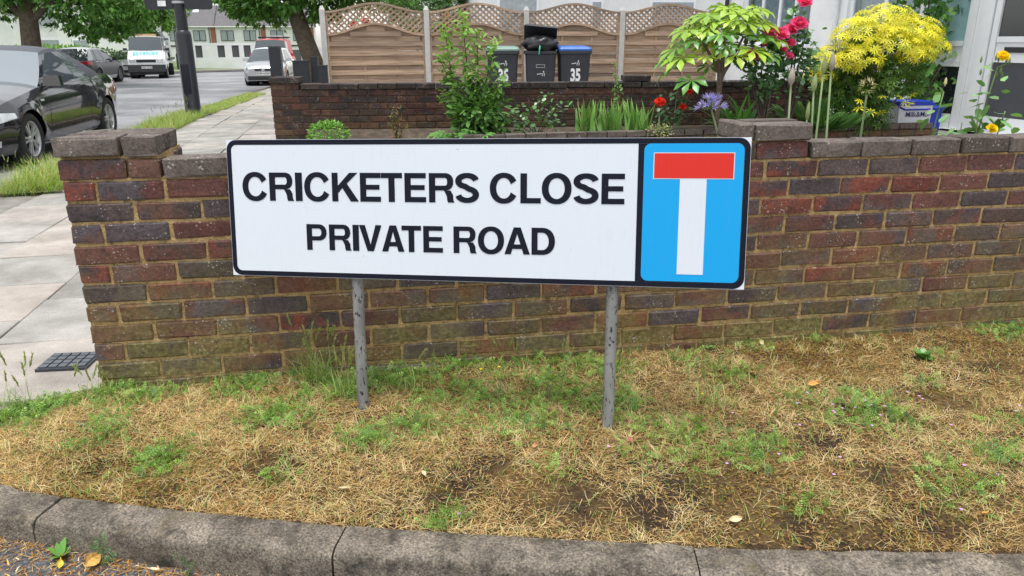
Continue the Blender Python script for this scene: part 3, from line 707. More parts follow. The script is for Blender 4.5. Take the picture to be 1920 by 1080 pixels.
def keep(x, y, p): k = RNG.random(len(x)) < p; return x[k], y[k]
def P3(x, y, dz=0): return np.stack([x, y, zverge(x, y)+dz], 1)
STRAW = [(.58, .40, .16), (.74, .56, .28), (.46, .28, .09), (.36, .19, .06), (.80, .64, .36), (.54, .34, .12)]
BROWN = [(.27, .13, .045), (.36, .19, .055), (.17, .09, .035), (.44, .25, .075)]
# matted dead grass
x, y = verge_pts(130000); x, y = keep(x, y, (1-.9*bare(x, y))*(1-.55*green_den(x, y)))
n = len(x); az = RNG.uniform(0, 2*np.pi, n)
mossy = np.clip(fbm(x, y, 3.2, 2)*.8+.35*(x-.6)*np.clip(y-2.2, 0, 1), 0, 1)
c = pal(n, STRAW); cb = pal(n, BROWN); t = np.clip(mossy+.35*fbm(x, y, 7, 4)+.05, 0, .85)[:, None]; c = c*(1-t)+cb*t
A1_ = blades(P3(x, y, RNG.uniform(-.002, .006, n)), az, RNG.uniform(-.05, .55, n), RNG.uniform(-.7, .15, n), RNG.uniform(.018, .062, n)*(1-.45*mossy), RNG.uniform(.0008, .0017, n), c, 2, az+RNG.normal(0, .9, n))
blade_obj('dead_grass', A1_, DRY, label='matted straw coloured dead grass covering the verge', cat='grass', kind='stuff')
# tufts of pale straw
parts = []
tx, ty = verge_pts(1100); tx, ty = keep(tx, ty, (1-.8*bare(tx, ty)))
for a, b in zip(tx, ty):
    m = RNG.integers(8, 24); px = a+RNG.normal(0, .012, m); py = b+RNG.normal(0, .012, m)
    az0 = RNG.uniform(0, 6.28); azz = az0+RNG.normal(0, .8, m)
    parts.append(blades(P3(px, py), azz, RNG.uniform(.1, 1.0, m), RNG.uniform(-.7, .3, m), RNG.uniform(.025, .075, m), RNG.uniform(.0009, .0016, m), pal(m, STRAW[:2]+STRAW[4:5]+[(.78, .66, .42), (.5, .46, .2)]), 3, azz+RNG.normal(0, .5, m)))
blade_obj('straw_tufts', join_geo(parts), DRY, label='bent pale straw tufts standing among the dead grass', cat='grass', kind='stuff')
# green grass
x, y = verge_pts(60000); g = green_den(x, y); x, y = keep(x, y, np.clip(g*.6+.10, 0, 1)); n = len(x); az = RNG.uniform(0, 6.28, n)
GG = [(.16, .30, .05), (.25, .39, .09), (.12, .23, .05), (.34, .42, .13), (.42, .46, .18)]
A2_ = blades(P3(x, y), az, RNG.uniform(.6, 1.5, n), RNG.uniform(-.3, 1.1, n), RNG.uniform(.02, .06, n), RNG.uniform(.0012, .0026, n), pal(n, GG), 3)
blade_obj('green_grass', A2_, LEAF, label='short green grass growing through the dead turf', cat='grass', kind='stuff')
# ferny weeds (storksbill and yarrow like leaves)
x, y = verge_pts(42000); g = green_den(x, y); x, y = keep(x, y, np.clip((g-.14)*1.1, 0, 1)); n = len(x)
d = rand_dirs(n, -.05, .75); nn = rand_dirs(n, .4, 1)
WG = [(.11, .25, .035), (.16, .33, .05), (.25, .42, .08), (.08, .18, .05), (.32, .46, .11)]
scatter('ferny_weeds', T_PIN, P3(x, y, RNG.uniform(.0, .018, n)), d, nn, RNG.uniform(.022, .05, n), pal(n, WG), LEAF, label='low ferny green weeds creeping in patches over the verge', cat='weeds', kind='stuff')
# moss cushions and clover
x, y = verge_pts(70000); mz = np.clip(fbm(x, y, 3.2, 2)+.1+.5*np.clip(x-.4, 0, 1)*np.clip(y-2.25, 0, .6), 0, 1); x, y = keep(x, y, mz*.9); n = len(x)
scatter('moss', T_ROUND, P3(x, y, .002), rand_dirs(n, -.1, .5), rand_dirs(n, .5, 1), RNG.uniform(.006, .012, n), pal(n, [(.24, .15, .03), (.32, .2, .05), (.14, .11, .02), (.28, .2, .05)]), LEAF, label='ochre moss spreading between the dead grass', cat='moss', kind='stuff')
# soil crumbs and grit
x, y = verge_pts(9000); x, y = keep(x, y, .25+.75*bare(x, y)); n = len(x)
T_ROCK = ([(.5, 0, 0), (-.5, .1, 0), (0, .5, .05), (.05, -.5, 0), (0, 0, .4), (0, 0, -.3)], [(0, 2, 4), (2, 1, 4), (1, 3, 4), (3, 0, 4)])
scatter('soil_crumbs', T_ROCK, P3(x, y), rand_dirs(n, -.2, .2), rand_dirs(n, .7, 1), RNG.uniform(.003, .011, n), pal(n, [(.06, .042, .03), (.11, .08, .055), (.04, .03, .024), (.2, .18, .15)]), DRY, label='crumbs of soil and grit on the bare patches', cat='soil', kind='stuff')
x, y = verge_pts(16000); n = len(x)
scatter('leaf_litter', T_OVAL, P3(x, y, .003), rand_dirs(n, -.2, .4), rand_dirs(n, .3, 1), RNG.uniform(.005, .014, n), pal(n, [(.2, .1, .045), (.13, .07, .035), (.3, .15, .06), (.42, .28, .12), (.08, .05, .03)]), DRY, label='small brown crumbs of dead leaf scattered over the verge', cat='leaf litter', kind='stuff')
# tall seeding grass: each tuft its own plant
def barley(name, x, y, stems, hmax, label, spread=.03, z0=None, green=True, ears=True):
    z = float(zverge(np.array(x), np.array(y))) if z0 is None else z0
    t = empty(name, (x, y, z), 0, label, 'grass tuft', 'tall seeding grass tufts')
    m = stems*7; px = RNG.normal(0, spread, m); py = RNG.normal(0, spread*.7, m); az = RNG.uniform(0, 6.28, m)
    blade_obj('leaves', blades(np.stack([px, py, np.zeros(m)], 1), az, RNG.uniform(.9, 1.5, m), RNG.uniform(-.4, 1.2, m), RNG.uniform(.4, .9, m)*hmax*.75, RNG.uniform(.002, .0042, m), pal(m, GG if green else STRAW), 4), LEAF, t)
    for k in range(stems):
        a = RNG.uniform(0, 6.28); ln = hmax*RNG.uniform(.55, 1.); lean = RNG.uniform(.03, .3)
        b = Vector((RNG.normal(0, spread), RNG.normal(0, spread*.6), 0)); q = [b+Vector((math.cos(a)*lean*ln*s*s, math.sin(a)*lean*ln*s*s, ln*s)) for s in (0, .35, .7, 1)]
        V, F, C = blades(np.array([tuple(q[0])]), np.array([a]), np.array([1.5]), np.array([1.5-lean*2]), np.array([ln]), np.array([.0022]), np.array([(.3, .36, .14)]), 4)
        st = link('stem', np_mesh('stem', V, F, LEAF, C), t)
        if ears:
            tip = Vector(V[-1]); dr = (tip-Vector(V[-3])).normalized(); m = 46; u = RNG.random(m)*.05
            P = np.array([tuple(tip+dr*(float(v)-.012)) for v in u]); dd = np.array(dr)[None]+rand_dirs(m)*.3
            scatter('ear', T_LANCE, P, dd, rand_dirs(m), RNG.uniform(.011, .02, m), pal(m, [(.33, .40, .13), (.45, .48, .2), (.26, .34, .1)]), LEAF, st)
    return t
for (x, y, s, h, lb) in ((-.74, 2.58, 12, .27, 'tall seeding grass tuft left of the left sign post'), (-.60, 2.44, 9, .2, 'seeding grass tuft at the foot of the left sign post'), (-1.74, 2.38, 9, .22, 'seeding grass tuft by the pavement corner of the brick wall'),
                      (-.38, 2.5, 5, .16, 'thin seeding grass right of the left sign post'), (-.05, 2.72, 3, .13, 'thin seeding grass under the middle of the sign near the wall'), (.22, 2.6, 3, .12, 'thin seeding grass left of the right sign post'), (.40, 2.52, 3, .13, 'thin seeding grass behind the right sign post'),
                      (.72, 2.38, 5, .21, 'seeding grass tuft right of the right sign post'), (.18, 2.08, 2, .09, 'short seeding grass tuft in front of the right sign post'), (.55, 2.05, 3, .10, 'short seeding grass tuft on the verge below the blue panel'), (-1.88, 2.34, 7, .15, 'leafy seeding grass tuft overhanging the pavement edge at far left'), (-1.52, 2.48, 6, .13, 'leafy grass tuft at the foot of the wall corner'), (.83, 2.12, 2, .12, 'thin seeding grass left of the purple flowers'), (1.3, 2.95, 2, .11, 'thin seeding grass against the wall on the right')):
    barley('seeding_grass', x, y, s, h, lb)
# tiny flowers, each on its own
def floret(name, x, y, col, label, grp, r=.006, dz=.02, cat='flower'):
    z = float(zverge(np.array(x), np.array(y)))+dz; n = 5; a = np.arange(n)*2*np.pi/n+RNG.random()
    D = np.stack([np.cos(a), np.sin(a), np.full(n, .35)], 1)
    o = scatter(name, T_ROUND, np.zeros((n, 3)), D, np.tile((0, 0, 1.), (n, 1)), np.full(n, r), np.tile(col, (n, 1)), PETAL); o.location = (x, y, z)
    return tag(o, label, cat, grp)
for k in range(18):
    x, y = 1.2+RNG.normal(0, .13), 2.31+RNG.normal(0, .07); floret('purple_flower', x, y, (.62, .38, .68), 'tiny pale purple flower in the low weeds on the right of the verge', 'tiny purple flowers', .0062, RNG.uniform(.022, .04))
for x, y in ((1.73, 2.3), (1.76, 2.33), (1.9, 2.2), (.65, 1.98), (.82, 2.02), (1.0, 2.0), (.95, 1.92), (1.35, 1.95), (1.42, 1.9), (1.62, 1.98), (1.25, 1.78), (-.15, 1.79), (.75, 2.28), (.3, 2.06), (1.5, 1.84), (.95, 2.2)):
    floret('purple_flower', x, y, (.62, .38, .68), 'tiny pale purple flower in the low weeds on the right of the verge', 'tiny purple flowers', .0062, RNG.uniform(.02, .035))
for x, y, lb in ((-.12, 2.62, 'left of two yellow flowers in the weeds below the sign'), (-.05, 2.63, 'right of two yellow flowers in the weeds below the sign'), (.68, 2.42, 'single yellow flower in the weeds right of the right sign post')): floret('yellow_flower', x, y, (.85, .62, .02), lb, 'tiny yellow flowers', .008, .035)
# fallen leaves
def fallen(x, y, z, sz, col, label, rz=None):
    rz = RNG.uniform(0, 6.28) if rz is None else rz
    mb = MB(); nx = 7; G = []
    for i in range(nx):
        u = i/(nx-1); hw = .3*math.sin(math.pi*min(1, u*.93+.05))**.8; G.append([(sz*(u-.5), sz*v*hw, sz*(.16*v*v+.12*(u-.5)**2)+.004) for v in (-1, -.4, .4, 1)])
    mb.grid(G)
    mb.tube([(sz*.5, 0, .006), (sz*.72, sz*.05, .01)], .0012, 5)
    m = bpy.data.materials.get('leaf_'+str(col)) or plain('leaf_'+str(col), col, .7, var=.3, scale=60)
    return mb.build('fallen_leaf', m, loc=(x, y, z), rot=(RNG.normal(0, .3), RNG.normal(0, .3), rz), label=label, cat='leaf', group='fallen leaves')
TAN, ORG, CRM, PNK, YEL = (.42, .22, .1), (.55, .27, .06), (.62, .5, .3), (.34, .09, .08), (.62, .42, .05)
for px, py, s, c, lb in ((.93, 2.62, .042, TAN, 'curled tan fallen leaf on the verge right of the right post'), (1.12, 2.52, .042, ORG, 'orange fallen leaf on the mossy verge at right'), (-.50, 1.905, .03, CRM, 'cream fallen leaf left of centre near the kerb'), (-.27, 1.96, .026, CRM, 'small cream fallen leaf on bare soil near the kerb'), (.62, 1.765, .036, CRM, 'cream shell shaped leaf on bare soil above the kerb'), (.38, 2.12, .028, PNK, 'small reddish leaf at the foot of the right post'), (-.2, 2.32, .02, PNK, 'small pinkish leaf in the grass between the posts'), (-.92, 1.885, .024, CRM, 'pale leaf lying at the kerb edge on the left'), (.07, 2.08, .026, TAN, 'tan fallen leaf left of the right post on the verge'), (1.06, 2.93, .03, CRM, 'pale leaf lying by the wall right of the blue panel'), (1.32, 1.78, .022, ORG, 'orange crumb of leaf near the kerb at right'), (-.55, 2.36, .03, ORG, 'orange brown leaf in the grass left of the left post')):
    fallen(px, py, float(zverge(np.array(px), np.array(py)))+.012, s, c, lb)
# dock rosette on the right, round leaf by the wall
def rosette(name, x, y, z, n, r, cols, label, tpl=T_ROUND, el=(.1, .6), cat='weed', mat=GLOSSLEAF, dz=.0):
    t = empty(name, (x, y, z), 0, label, cat); a = np.arange(n)*2.4+RNG.normal(0, .2, n); e = RNG.uniform(*el, n)
    D = np.stack([np.cos(a)*np.cos(e), np.sin(a)*np.cos(e), np.sin(e)], 1)
    for i in range(n): scatter('leaf', tpl, np.zeros((1, 3))+[[0, 0, dz]], D[i:i+1], np.array([[0, 0, 1.]]), np.array([r*RNG.uniform(.7, 1.1)]), pal(1, cols), mat, t)
    return t
rosette('broadleaf_weed', 1.66, 2.78, .058, 22, .05, [(.10, .24, .05), (.14, .30, .07)], 'bright green broad leaved weed rosette on the mossy verge at right', el=(.15, 1.0))
rosette('broadleaf_weed', .83, 2.9, .05, 4, .03, [(.16, .28, .08)], 'small round leaved weed at the wall foot right of the right post', el=(.3, .9))
MB().lathe([(.0, .0), (.012, .002), (.014, .02), (.012, .028), (0, .03)], 12).build('bottle_cap', plain('teal_plastic', (.12, .32, .32), .3), loc=(.05, 2.84, .055), rot=(1.2, .2, .3), smooth=True, label='small teal plastic scrap at the foot of the wall under the sign', cat='litter')
MB().box((0, 0, 0), (.30, .07, .02)).build('flat_stone', plain('old_slab', (.1, .085, .075), .9, var=.3, scale=30, bmp=.5), loc=(-.42, 2.72, .052), rot=(.05, .02, .15), label='brown flat stone set in the grass behind the left post', cat='stone')
# ---------------------------------------------------------------- gutter debris and weeds at the kerb
def gut(n, lo=.0, hi=.12, x0=-1.75, x1=.3):
    s = RNG.uniform(s_at_x(x1), s_at_x(x0), n); o = .135+lo+(hi-lo)*RNG.random(n)**1.7; P = np.zeros((n, 3))
    for i in range(n): p, nn = kat(float(s[i])); P[i] = (p.x+nn.x*o[i], p.y+nn.y*o[i], zs(p.x+nn.x*o[i])-.002)
    return P
P = gut(1900, 0, .17, -1.45, -.6); n = len(P)
blade_obj('gutter_litter', blades(P+[0, 0, .002], RNG.uniform(0, 6.28, n), RNG.uniform(-.1, .7, n), RNG.uniform(-.6, .1, n), RNG.uniform(.008, .04, n), RNG.uniform(.0012, .005, n), pal(n, STRAW+BROWN+BROWN+[(.3, .1, .05), (.07, .05, .035)]), 2), DRY, label='dry bits of leaf and straw collected in the gutter', cat='debris', kind='stuff')
P = gut(9000, .0, .62); n = len(P)
scatter('road_chippings', T_ROCK, P, rand_dirs(n, -.2, .2), rand_dirs(n, .7, 1), RNG.uniform(.004, .014, n), pal(n, [(.06, .062, .07), (.10, .105, .115), (.15, .15, .16), (.2, .14, .11), (.25, .24, .23)]), plain('stone_chip', (.1, .1, .105), .7), label='loose stone chippings on the asphalt beside the kerb', cat='chippings', kind='stuff')
for x, o, n_, r_, tp, lb, cc in ((-1.235, .155, 7, .05, T_OVAL, 'bright plantain like weed growing in the gutter', [(.12, .3, .05), (.2, .4, .08)]), (-1.1, .15, 9, .03, T_PIN4, 'small upright leafy weed against the kerb face', [(.09, .2, .06), (.13, .26, .08)]), (-.86, .15, 7, .028, T_PIN4, 'dull low weed at the kerb foot', [(.09, .15, .06), (.12, .2, .08)])):
    p, nn = kat(s_at_x(x)); tt = rosette('gutter_weed', p.x+nn.x*o, p.y+nn.y*o, zs(p.x)-.001, n_, r_, cc, lb, tp, (.5, 1.35))
    if tp is T_PIN4:
        for k in range(16): scatter('leaf', T_PIN4, np.array([[RNG.normal(0, .012), RNG.normal(0, .008), RNG.uniform(.01, .075)]]), rand_dirs(1, .1, .9), rand_dirs(1, .3, 1), np.array([r_*.8]), pal(1, cc), LEAF, tt)
for x, o, s, c, lb in ((-1.2, .2, .03, YEL, 'yellow fallen leaf in the gutter'), (-1.13, .17, .06, (.6, .36, .1), 'large tan leaf lying in the gutter against the kerb'), (-1.02, .22, .02, ORG, 'orange leaf scrap in the gutter'), (-1.04, .3, .035, (.75, .55, .04), 'bright yellow leaf on the road near the gutter'), (-.95, .16, .026, CRM, 'cream curled leaf in the gutter'), (-1.48, .17, .02, TAN, 'tan leaf bit in the gutter at far left')):
    p, nn = kat(s_at_x(x)); fallen(p.x+nn.x*o, p.y+nn.y*o, zs(p.x)+.012, s, c, lb)
# ---------------------------------------------------------------- grass strip along the main road kerb
def strip(n, a0, a1, p0, p1):
    a = RNG.uniform(a0, a1, n); p = RNG.uniform(p0, p1, n); X = W0.x+SV.x*a+NV.x*p; Y = W0.y+SV.y*a+NV.y*p; return X, Y
n = 30000; SK0, SK1 = [float(np.interp(v, [p.y for p in KP[100:]], KL[100:])) for v in (6.5, 21.5)]
ss_ = RNG.uniform(SK0, SK1, n); oo = -RNG.uniform(.01, .56, n); q = [kat(float(v)) for v in ss_]; x = np.array([p.x+nn.x*o for (p, nn), o in zip(q, oo)]); y = np.array([p.y+nn.y*o for (p, nn), o in zip(q, oo)])
k = (fbm(x, y, 1.6, 8) > -.5); x, y = x[k], y[k]; n = len(x); az = RNG.uniform(0, 6.28, n); tall = np.exp(-((y-7.0)/1.4)**2)+.8*np.exp(-((y-12.2)/2.2)**2)
blade_obj('roadside_grass', blades(np.stack([x, y, np.array([zp(v) for v in y])-.02], 1), az, RNG.uniform(.7, 1.5, n), RNG.uniform(-.3, 1.1, n), RNG.uniform(.07, .18, n)*(.7+1.1*tall), RNG.uniform(.003, .008, n), pal(n, [(.12, .26, .03), (.2, .36, .05), (.28, .4, .08), (.4, .42, .15), (.5, .42, .2)]), 3), LEAF, label='rough green grass strip between pavement slabs and road', cat='grass', kind='stuff')
for x, y, s, h, lb in ((-4.42, 6.55, 9, .34, 'tall pale seeding grass behind the left end of the wall'), (-4.5, 6.9, 6, .26, 'seeding grass tuft at the frame edge below the black car'), (-5.45, 12.6, 12, .42, 'tall seeding grass clump in front of the lamp post'), (-5.3, 11.6, 10, .36, 'tall seeding grass clump left of the lamp post foot'), (-5.75, 13.6, 8, .3, 'seeding grass clump right of the lamp post foot')):
    barley('seeding_grass', x, y, s, h, lb, .1, 0.0)
G = []
for v in np.linspace(SK0, SK1, 60):
    p, nn = kat(float(v)); G.append([(p.x-nn.x*.0, p.y-nn.y*.0, zp(p.y)+.007), (p.x-nn.x*.55, p.y-nn.y*.55, zp(p.y)+.009)])
MB().grid(G).build('strip_soil', plain('turf_soil', (.12, .13, .05), .95, var=.5, scale=9, bmp=.8), kind='structure')
# iron cover in the pavement
cv = empty('utility_cover', (-1.86, 2.885, .003), .1, 'small dark ribbed metal cover set in the pavement beside the wall', 'cover')
MB().box((0, 0, .003), (.2, .17, .012)).build('frame', plain('iron', (.05, .055, .065), .5, .3), cv)
for i in range(5):
    for j in range(4): MB().box((-.075+.0375*i, -.058+.0387*j, .0115), (.03, .031, .006)).build('tread', plain('iron_tread', (.085, .095, .11), .5, .2) if i+j == 0 else bpy.data.materials['iron_tread'], cv)
# ---------------------------------------------------------------- timber fence with concrete posts
def woodmat(name, col):
    m, nt, bs = newmat(name); tc = nt.nodes.new('ShaderNodeTexCoord'); oi = nt.nodes.new('ShaderNodeObjectInfo')
    mp = N(nt, 'ShaderNodeMapping'); mp.inputs['Scale'].default_value = (1.5, 20, 26); L(nt, tc.outputs['Object'], mp.inputs[0])
    ad = N(nt, 'ShaderNodeVectorMath', operation='ADD'); L(nt, mp.outputs[0], ad.inputs[0]); cm = nt.nodes.new('ShaderNodeCombineXYZ'); L(nt, math_(nt, 'MULTIPLY', oi.outputs['Random'], 40.), cm.inputs[0]); L(nt, cm.outputs[0], ad.inputs[1])
    n1 = noise(nt, ad.outputs[0], 1.4, 4, .6)
    c = ramp(nt, n1, [(.3, tuple(x*.6 for x in col)), (.55, col), (.8, tuple(min(1, x*1.3) for x in col))]).outputs[0]
    c = mix(nt, 1., c, ramp(nt, oi.outputs['Random'], [(0, (.72, .72, .74)), (1, (1.15, 1.12, 1.08))]).outputs[0], 'MULTIPLY')
    L(nt, c, bs.inputs['Base Color']); bs.inputs['Roughness'].default_value = .85; bs.inputs['Specular IOR Level'].default_value = .2; bump(nt, bs, n1, .3, .004); return m
WOOD = woodmat('weathered_timber', (.45, .325, .235)); CONC = plain('post_concrete', (.50, .49, .47), .9, var=.12, bmp=.3, fine=.15)
FA = math.atan2(.1564, .9877); FD = Vector((math.cos(FA), math.sin(FA), 0)); F0 = Vector((-3.567, 15.0, .1))
ordn = ['first', 'second', 'third', 'fourth', 'rightmost']
for i in range(5):
    t = empty('fence_post', F0+FD*(1.955*i), FA, ('leftmost', 'second', 'third', 'fourth', 'rightmost')[i]+' pale concrete fence post counting from the street end', 'fence post', 'concrete fence posts')
    if i < 4:
        MB().box((0, 0, .87), (.1, .1, 1.74)).build('shaft', CONC, t); MB().box((0, 0, 1.775), (.1, .1, .07), taper=.45).build('cap', CONC, t)
    else:
        for k in range(3): MB().box((-.09+.085*k, .0, .88), (.08, .03, 1.76+.02*k)).build('board', WOOD, t)
bell = lambda u: .5-.5*math.cos(2*math.pi*min(1, max(0, u)))
PW = 1.85; topz = lambda u: 1.70+.155*bell(u); lowz = lambda u: 1.29+.20*bell(u)
_sl = {}
def slat_mesh(w, h=.1):
    k = (round(w, 2), h)
    if k not in _sl:
        b = MB().box((0, 0, 0), (w, .016, h)); _sl[k] = b.mesh('slat', WOOD)
    return _sl[k]
labs = ['fence panel nearest the street tree, leftmost of four with arched lattice top', 'fence panel behind the tall leafy shrub, second from the left', 'fence panel behind the blue lidded bin, third from the left', 'fence panel behind the palmate leaved shrub, rightmost of four']
for i in range(4):
    t = empty('lattice_fence', F0+FD*(1.955*i+.0525), FA, labs[i], 'fence', 'arched lattice fence panels')
    for sx in (.02, PW-.02): MB().box((sx, .02, .86), (.04, .04, 1.66)).build('frame', WOOD, t)
    for ux in (.37*PW, .70*PW): MB().box((ux, .028, .68), (.035, .02, 1.32)).build('batten', WOOD, t)
    for fn, nm in ((topz, 'top_rail'), (lowz, 'lattice_rail')):
        mb = MB(); n = 28
        G = [[(PW*k/n, yy, fn(k/n)+zz) for yy, zz in ((-.022, -.02), (-.022, .02), (.03, .02), (.03, -.02), (-.022, -.02))] for k in range(n+1)]
        mb.grid(G); mb.build(nm, WOOD, t)
    MB().poly([(.02, .066, 1.15), (PW-.02, .066, 1.15)]+[(PW*u, .066, lowz(u)-.01) for u in np.linspace(.985, .015, 24)], .006, (0, 1, 0)).build('backing_board', WOOD, t)
    z = .06; k = 0
    while z < 1.5:
        for half, (yy, dz) in enumerate(((.006, 0), (.048, .09))):
            zc = z+dz
            us = [u for u in np.linspace(0, 1, 200) if lowz(u)-.03 > zc+.045]
            if not us: continue
            u0, u1 = max(.02/PW, us[0]), min(1-.02/PW, us[-1])
            if u1-u0 < .1: continue
            link('slat', slat_mesh(round((u1-u0)*PW, 2)-.01, .088), t, loc=((u0+u1)/2*PW, yy+random.gauss(0, .002), zc), rot=(random.gauss(0, .02), random.gauss(0, .003), random.gauss(0, .002)))
        z += .178; k += 1
    # lattice laths, two layers of diagonals clipped to the band between the rails
    for sgn, yy in ((1, -.006), (-1, .010)):
        for c in np.arange(-.6, PW+.6, .118):
            seg = []
            for q in np.linspace(0, .75, 90):
                x = c+sgn*(q-.3); zz = 1.25+q*.85 if True else 0
                if .03 < x < PW-.03 and lowz(x/PW)+.01 < zz < topz(x/PW)-.01: seg.append((x, zz))
            if len(seg) > 6:
                a, b = Vector((seg[0][0], yy, seg[0][1])), Vector((seg[-1][0], yy, seg[-1][1])); d = (b-a).normalized(); nrm = Vector((-d.z, 0, d.x))*.017
                pts = [a-nrm, b-nrm, b+nrm, a+nrm]; MB().poly(pts, .008, (0, 1, 0)).build('lath', WOOD, t)
# ---------------------------------------------------------------- text helper for small print
def text_mesh(s, size, mat, bold=0, sx=1):
    c = bpy.data.curves.new('txt', 'FONT'); c.body = s; c.size = size; c.align_x = 'CENTER'; c.align_y = 'CENTER'; c.offset = bold
    o = bpy.data.objects.new('txt', c); COL.objects.link(o); dg = bpy.context.evaluated_depsgraph_get(); dg.update()
    me = bpy.data.meshes.new_from_object(o.evaluated_get(dg)); bpy.data.objects.remove(o)
    if sx != 1: me.transform(Matrix.Diagonal((sx, 1, 1, 1)))
    me.materials.clear(); me.materials.append(mat); return me
# ---------------------------------------------------------------- wheelie bins
BINM = plain('bin_plastic', (.028, .031, .040), .5, var=.2, scale=4); PRINT = plain('white_print', (.8, .8, .8), .6)
GREENP = plain('green_lid', (.14, .24, .2), .5); BLUEP = plain('blue_lid', (.015, .11, .42), .45); BLACKP = plain('black_lid', (.02, .02, .023), .4)
def bin_(x, y, rz, lidm, label, openlid=False, text=True):
    t = empty('wheelie_bin', (x, y, .1), rz, label, 'bin', 'wheelie bins against the fence')
    prof = [(.0, .22, .25), (.05, .235, .27), (.93, .275, .33), (.955, .30, .355), (1.0, .30, .355)]
    G = []
    for z, hw, hd in prof:
        r = .045; G.append([(px, py, z) for px, py in rrect(-hw, -hd, hw, hd, r, 4)]+[rrect(-hw, -hd, hw, hd, r, 4)[0]+(z,)])
    G = [[(p[0], p[1], p[2]) for p in r] for r in G]
    mb = MB().grid([r[::-1] for r in G]); mb.poly([p for p in G[0][:-1]][::-1]); 
    if openlid: mb.poly([(p[0], p[1], .99) for p in G[-1][:-1]])
    mb.build('body', BINM, t)
    if openlid:
        ld = MB(); a = R(-62)
        q = Matrix.Translation((0, .33, 1.03)) @ Matrix.Rotation(-R(38), 4, 'X') @ Matrix.Rotation(.12, 4, 'Y')
        L0 = [(-.3, -.62, 0), (.3, -.62, 0), (.3, .05, 0), (-.3, .05, 0)]
        ld.add([q @ Vector((p[0]*f, p[1]*f2, z)) for z, f, f2 in ((0, 1, 1), (.07, .9, .93)) for p in L0], [(0, 1, 2, 3)[::-1], (4, 5, 6, 7), (0, 1, 5, 4), (1, 2, 6, 5), (2, 3, 7, 6), (3, 0, 4, 7)])
        ld.build('lid', lidm, t)
    else:
        ld = MB(); G2 = [[(px, py+.01, z+.02*(py+.36)) for px, py in rrect(-hw, -hd, hw, hd, .05, 4)]+[(rrect(-hw, -hd, hw, hd, .05, 4)[0][0], rrect(-hw, -hd, hw, hd, .05, 4)[0][1]+.01, z+.02*(rrect(-hw, -hd, hw, hd, .05, 4)[0][1]+.36))] for z, hw, hd in ((1.003, .305, .365), (1.03, .305, .365), (1.06, .285, .34), (1.075, .22, .26))]
        ld.grid([r[::-1] for r in G2]); ld.poly(G2[-1][:-1])
        o = ld.build('lid', lidm, t, smooth=False)
        MB().tube([(-.2, .4, 1.0), (-.2, .44, 1.04), (.2, .44, 1.04), (.2, .4, 1.0)], .015, 8).build('handle', BINM, t)
    for s in (-.2, .2): MB().lathe([(.0, -.03), (.1, -.03), (.1, .03), (0, .03)], 18, 'X', (s, .3, .1)).build('wheel', BLACKP, t)
    lean = math.atan2(.06, .88); rx = math.pi/2-lean
    if text:
        link('number', text_mesh('35', .30, PRINT, .012, .62), t, loc=(.01, -.3085, .57), rot=(math.pi/2+lean, 0, 0), label='large white number 35')
    mb = MB()
    for k in range(3): mb.box((-.05+.03*k, 0, .004*k), (.022, .0012, .014))
    mb.tube([(.03, 0, -.03), (.045, 0, .01), (.06, 0, .03), (.075, 0, .0), (.065, 0, -.035)], .005, 5); mb.lathe([(0, -.0006), (.011, -.0006), (.011, .0006), (0, .0006)], 10, 'Y', (.055, 0, .045))
    mb.build('crest', PRINT, t, loc=(.0, -.326 if text else -.312, (.78 if text else .60)), rot=(lean, 0, 0))
    if not text:
        mb = MB(); 
        for a in ((0, .025, .15, .004), (0, -.025, .15, .004)): mb.box((a[0], 0, a[1]), (a[2], .0012, a[3]))
        for sx in (-.075, .075): mb.box((sx, 0, 0), (.004, .0012, .054))
        mb.build('label_frame', PRINT, t, loc=(0, -.325, .74), rot=(lean, 0, 0))
    return t
bin_(-.16, 14.25, .02, GREENP, 'wheelie bin with pale green lid and number 35 behind the leafy shrub')
bin_(.53, 14.3, -.02, BLACKP, 'overfull wheelie bin with its black lid propped open by a bag', True, False)
bin_(1.14, 14.35, .03, BLUEP, 'wheelie bin with blue lid and large white number 35')
# bin bag: lumpy bag with folds
bag = MB(); G = []
for i in range(15):
    th = math.pi*i/14; ring = []
    for j in range(37):
        a = 2*math.pi*j/36; rr = 1+.07*math.sin(5*a+3*th)+.06*math.sin(11*a-5*th)+.05*math.sin(7*th+3*a)
        ring.append((.315*math.sin(th)**.7*math.cos(a)*rr, .27*math.sin(th)**.7*math.sin(a)*rr, .135*math.cos(th)*(1+.12*math.sin(4*a))))
    G.append(ring)
bag.grid([r[::-1] for r in G]); t = empty('bin_bag', (.53, 14.16, 1.09), 0, 'shiny black rubbish bag bulging out of the open bin', 'bin bag')
bag.build('sack', plain('black_polythene', (.012, .012, .014), .28, var=.1, bmp=.6, bscale=14), t, loc=(0, 0, .12), smooth=True)
MB().tube([(-.02, -.28, .1), (-.03, -.31, .04), (-.04, -.315, -.05)], [.012, .014, .006], 6).build('tie', plain('green_tie', (.05, .45, .28), .4), t)
# ---------------------------------------------------------------- house on the right
HA = Vector((4.25, 15.6, 0)); HD = Vector((1.83, -5.6, 0)).normalized(); HN = Vector((HD.y, -HD.x, 0)); HR = math.atan2(HD.y, HD.x)
house = empty('house', HA, HR, 'white painted brick house with tall windows and glazed porch at right', 'house')
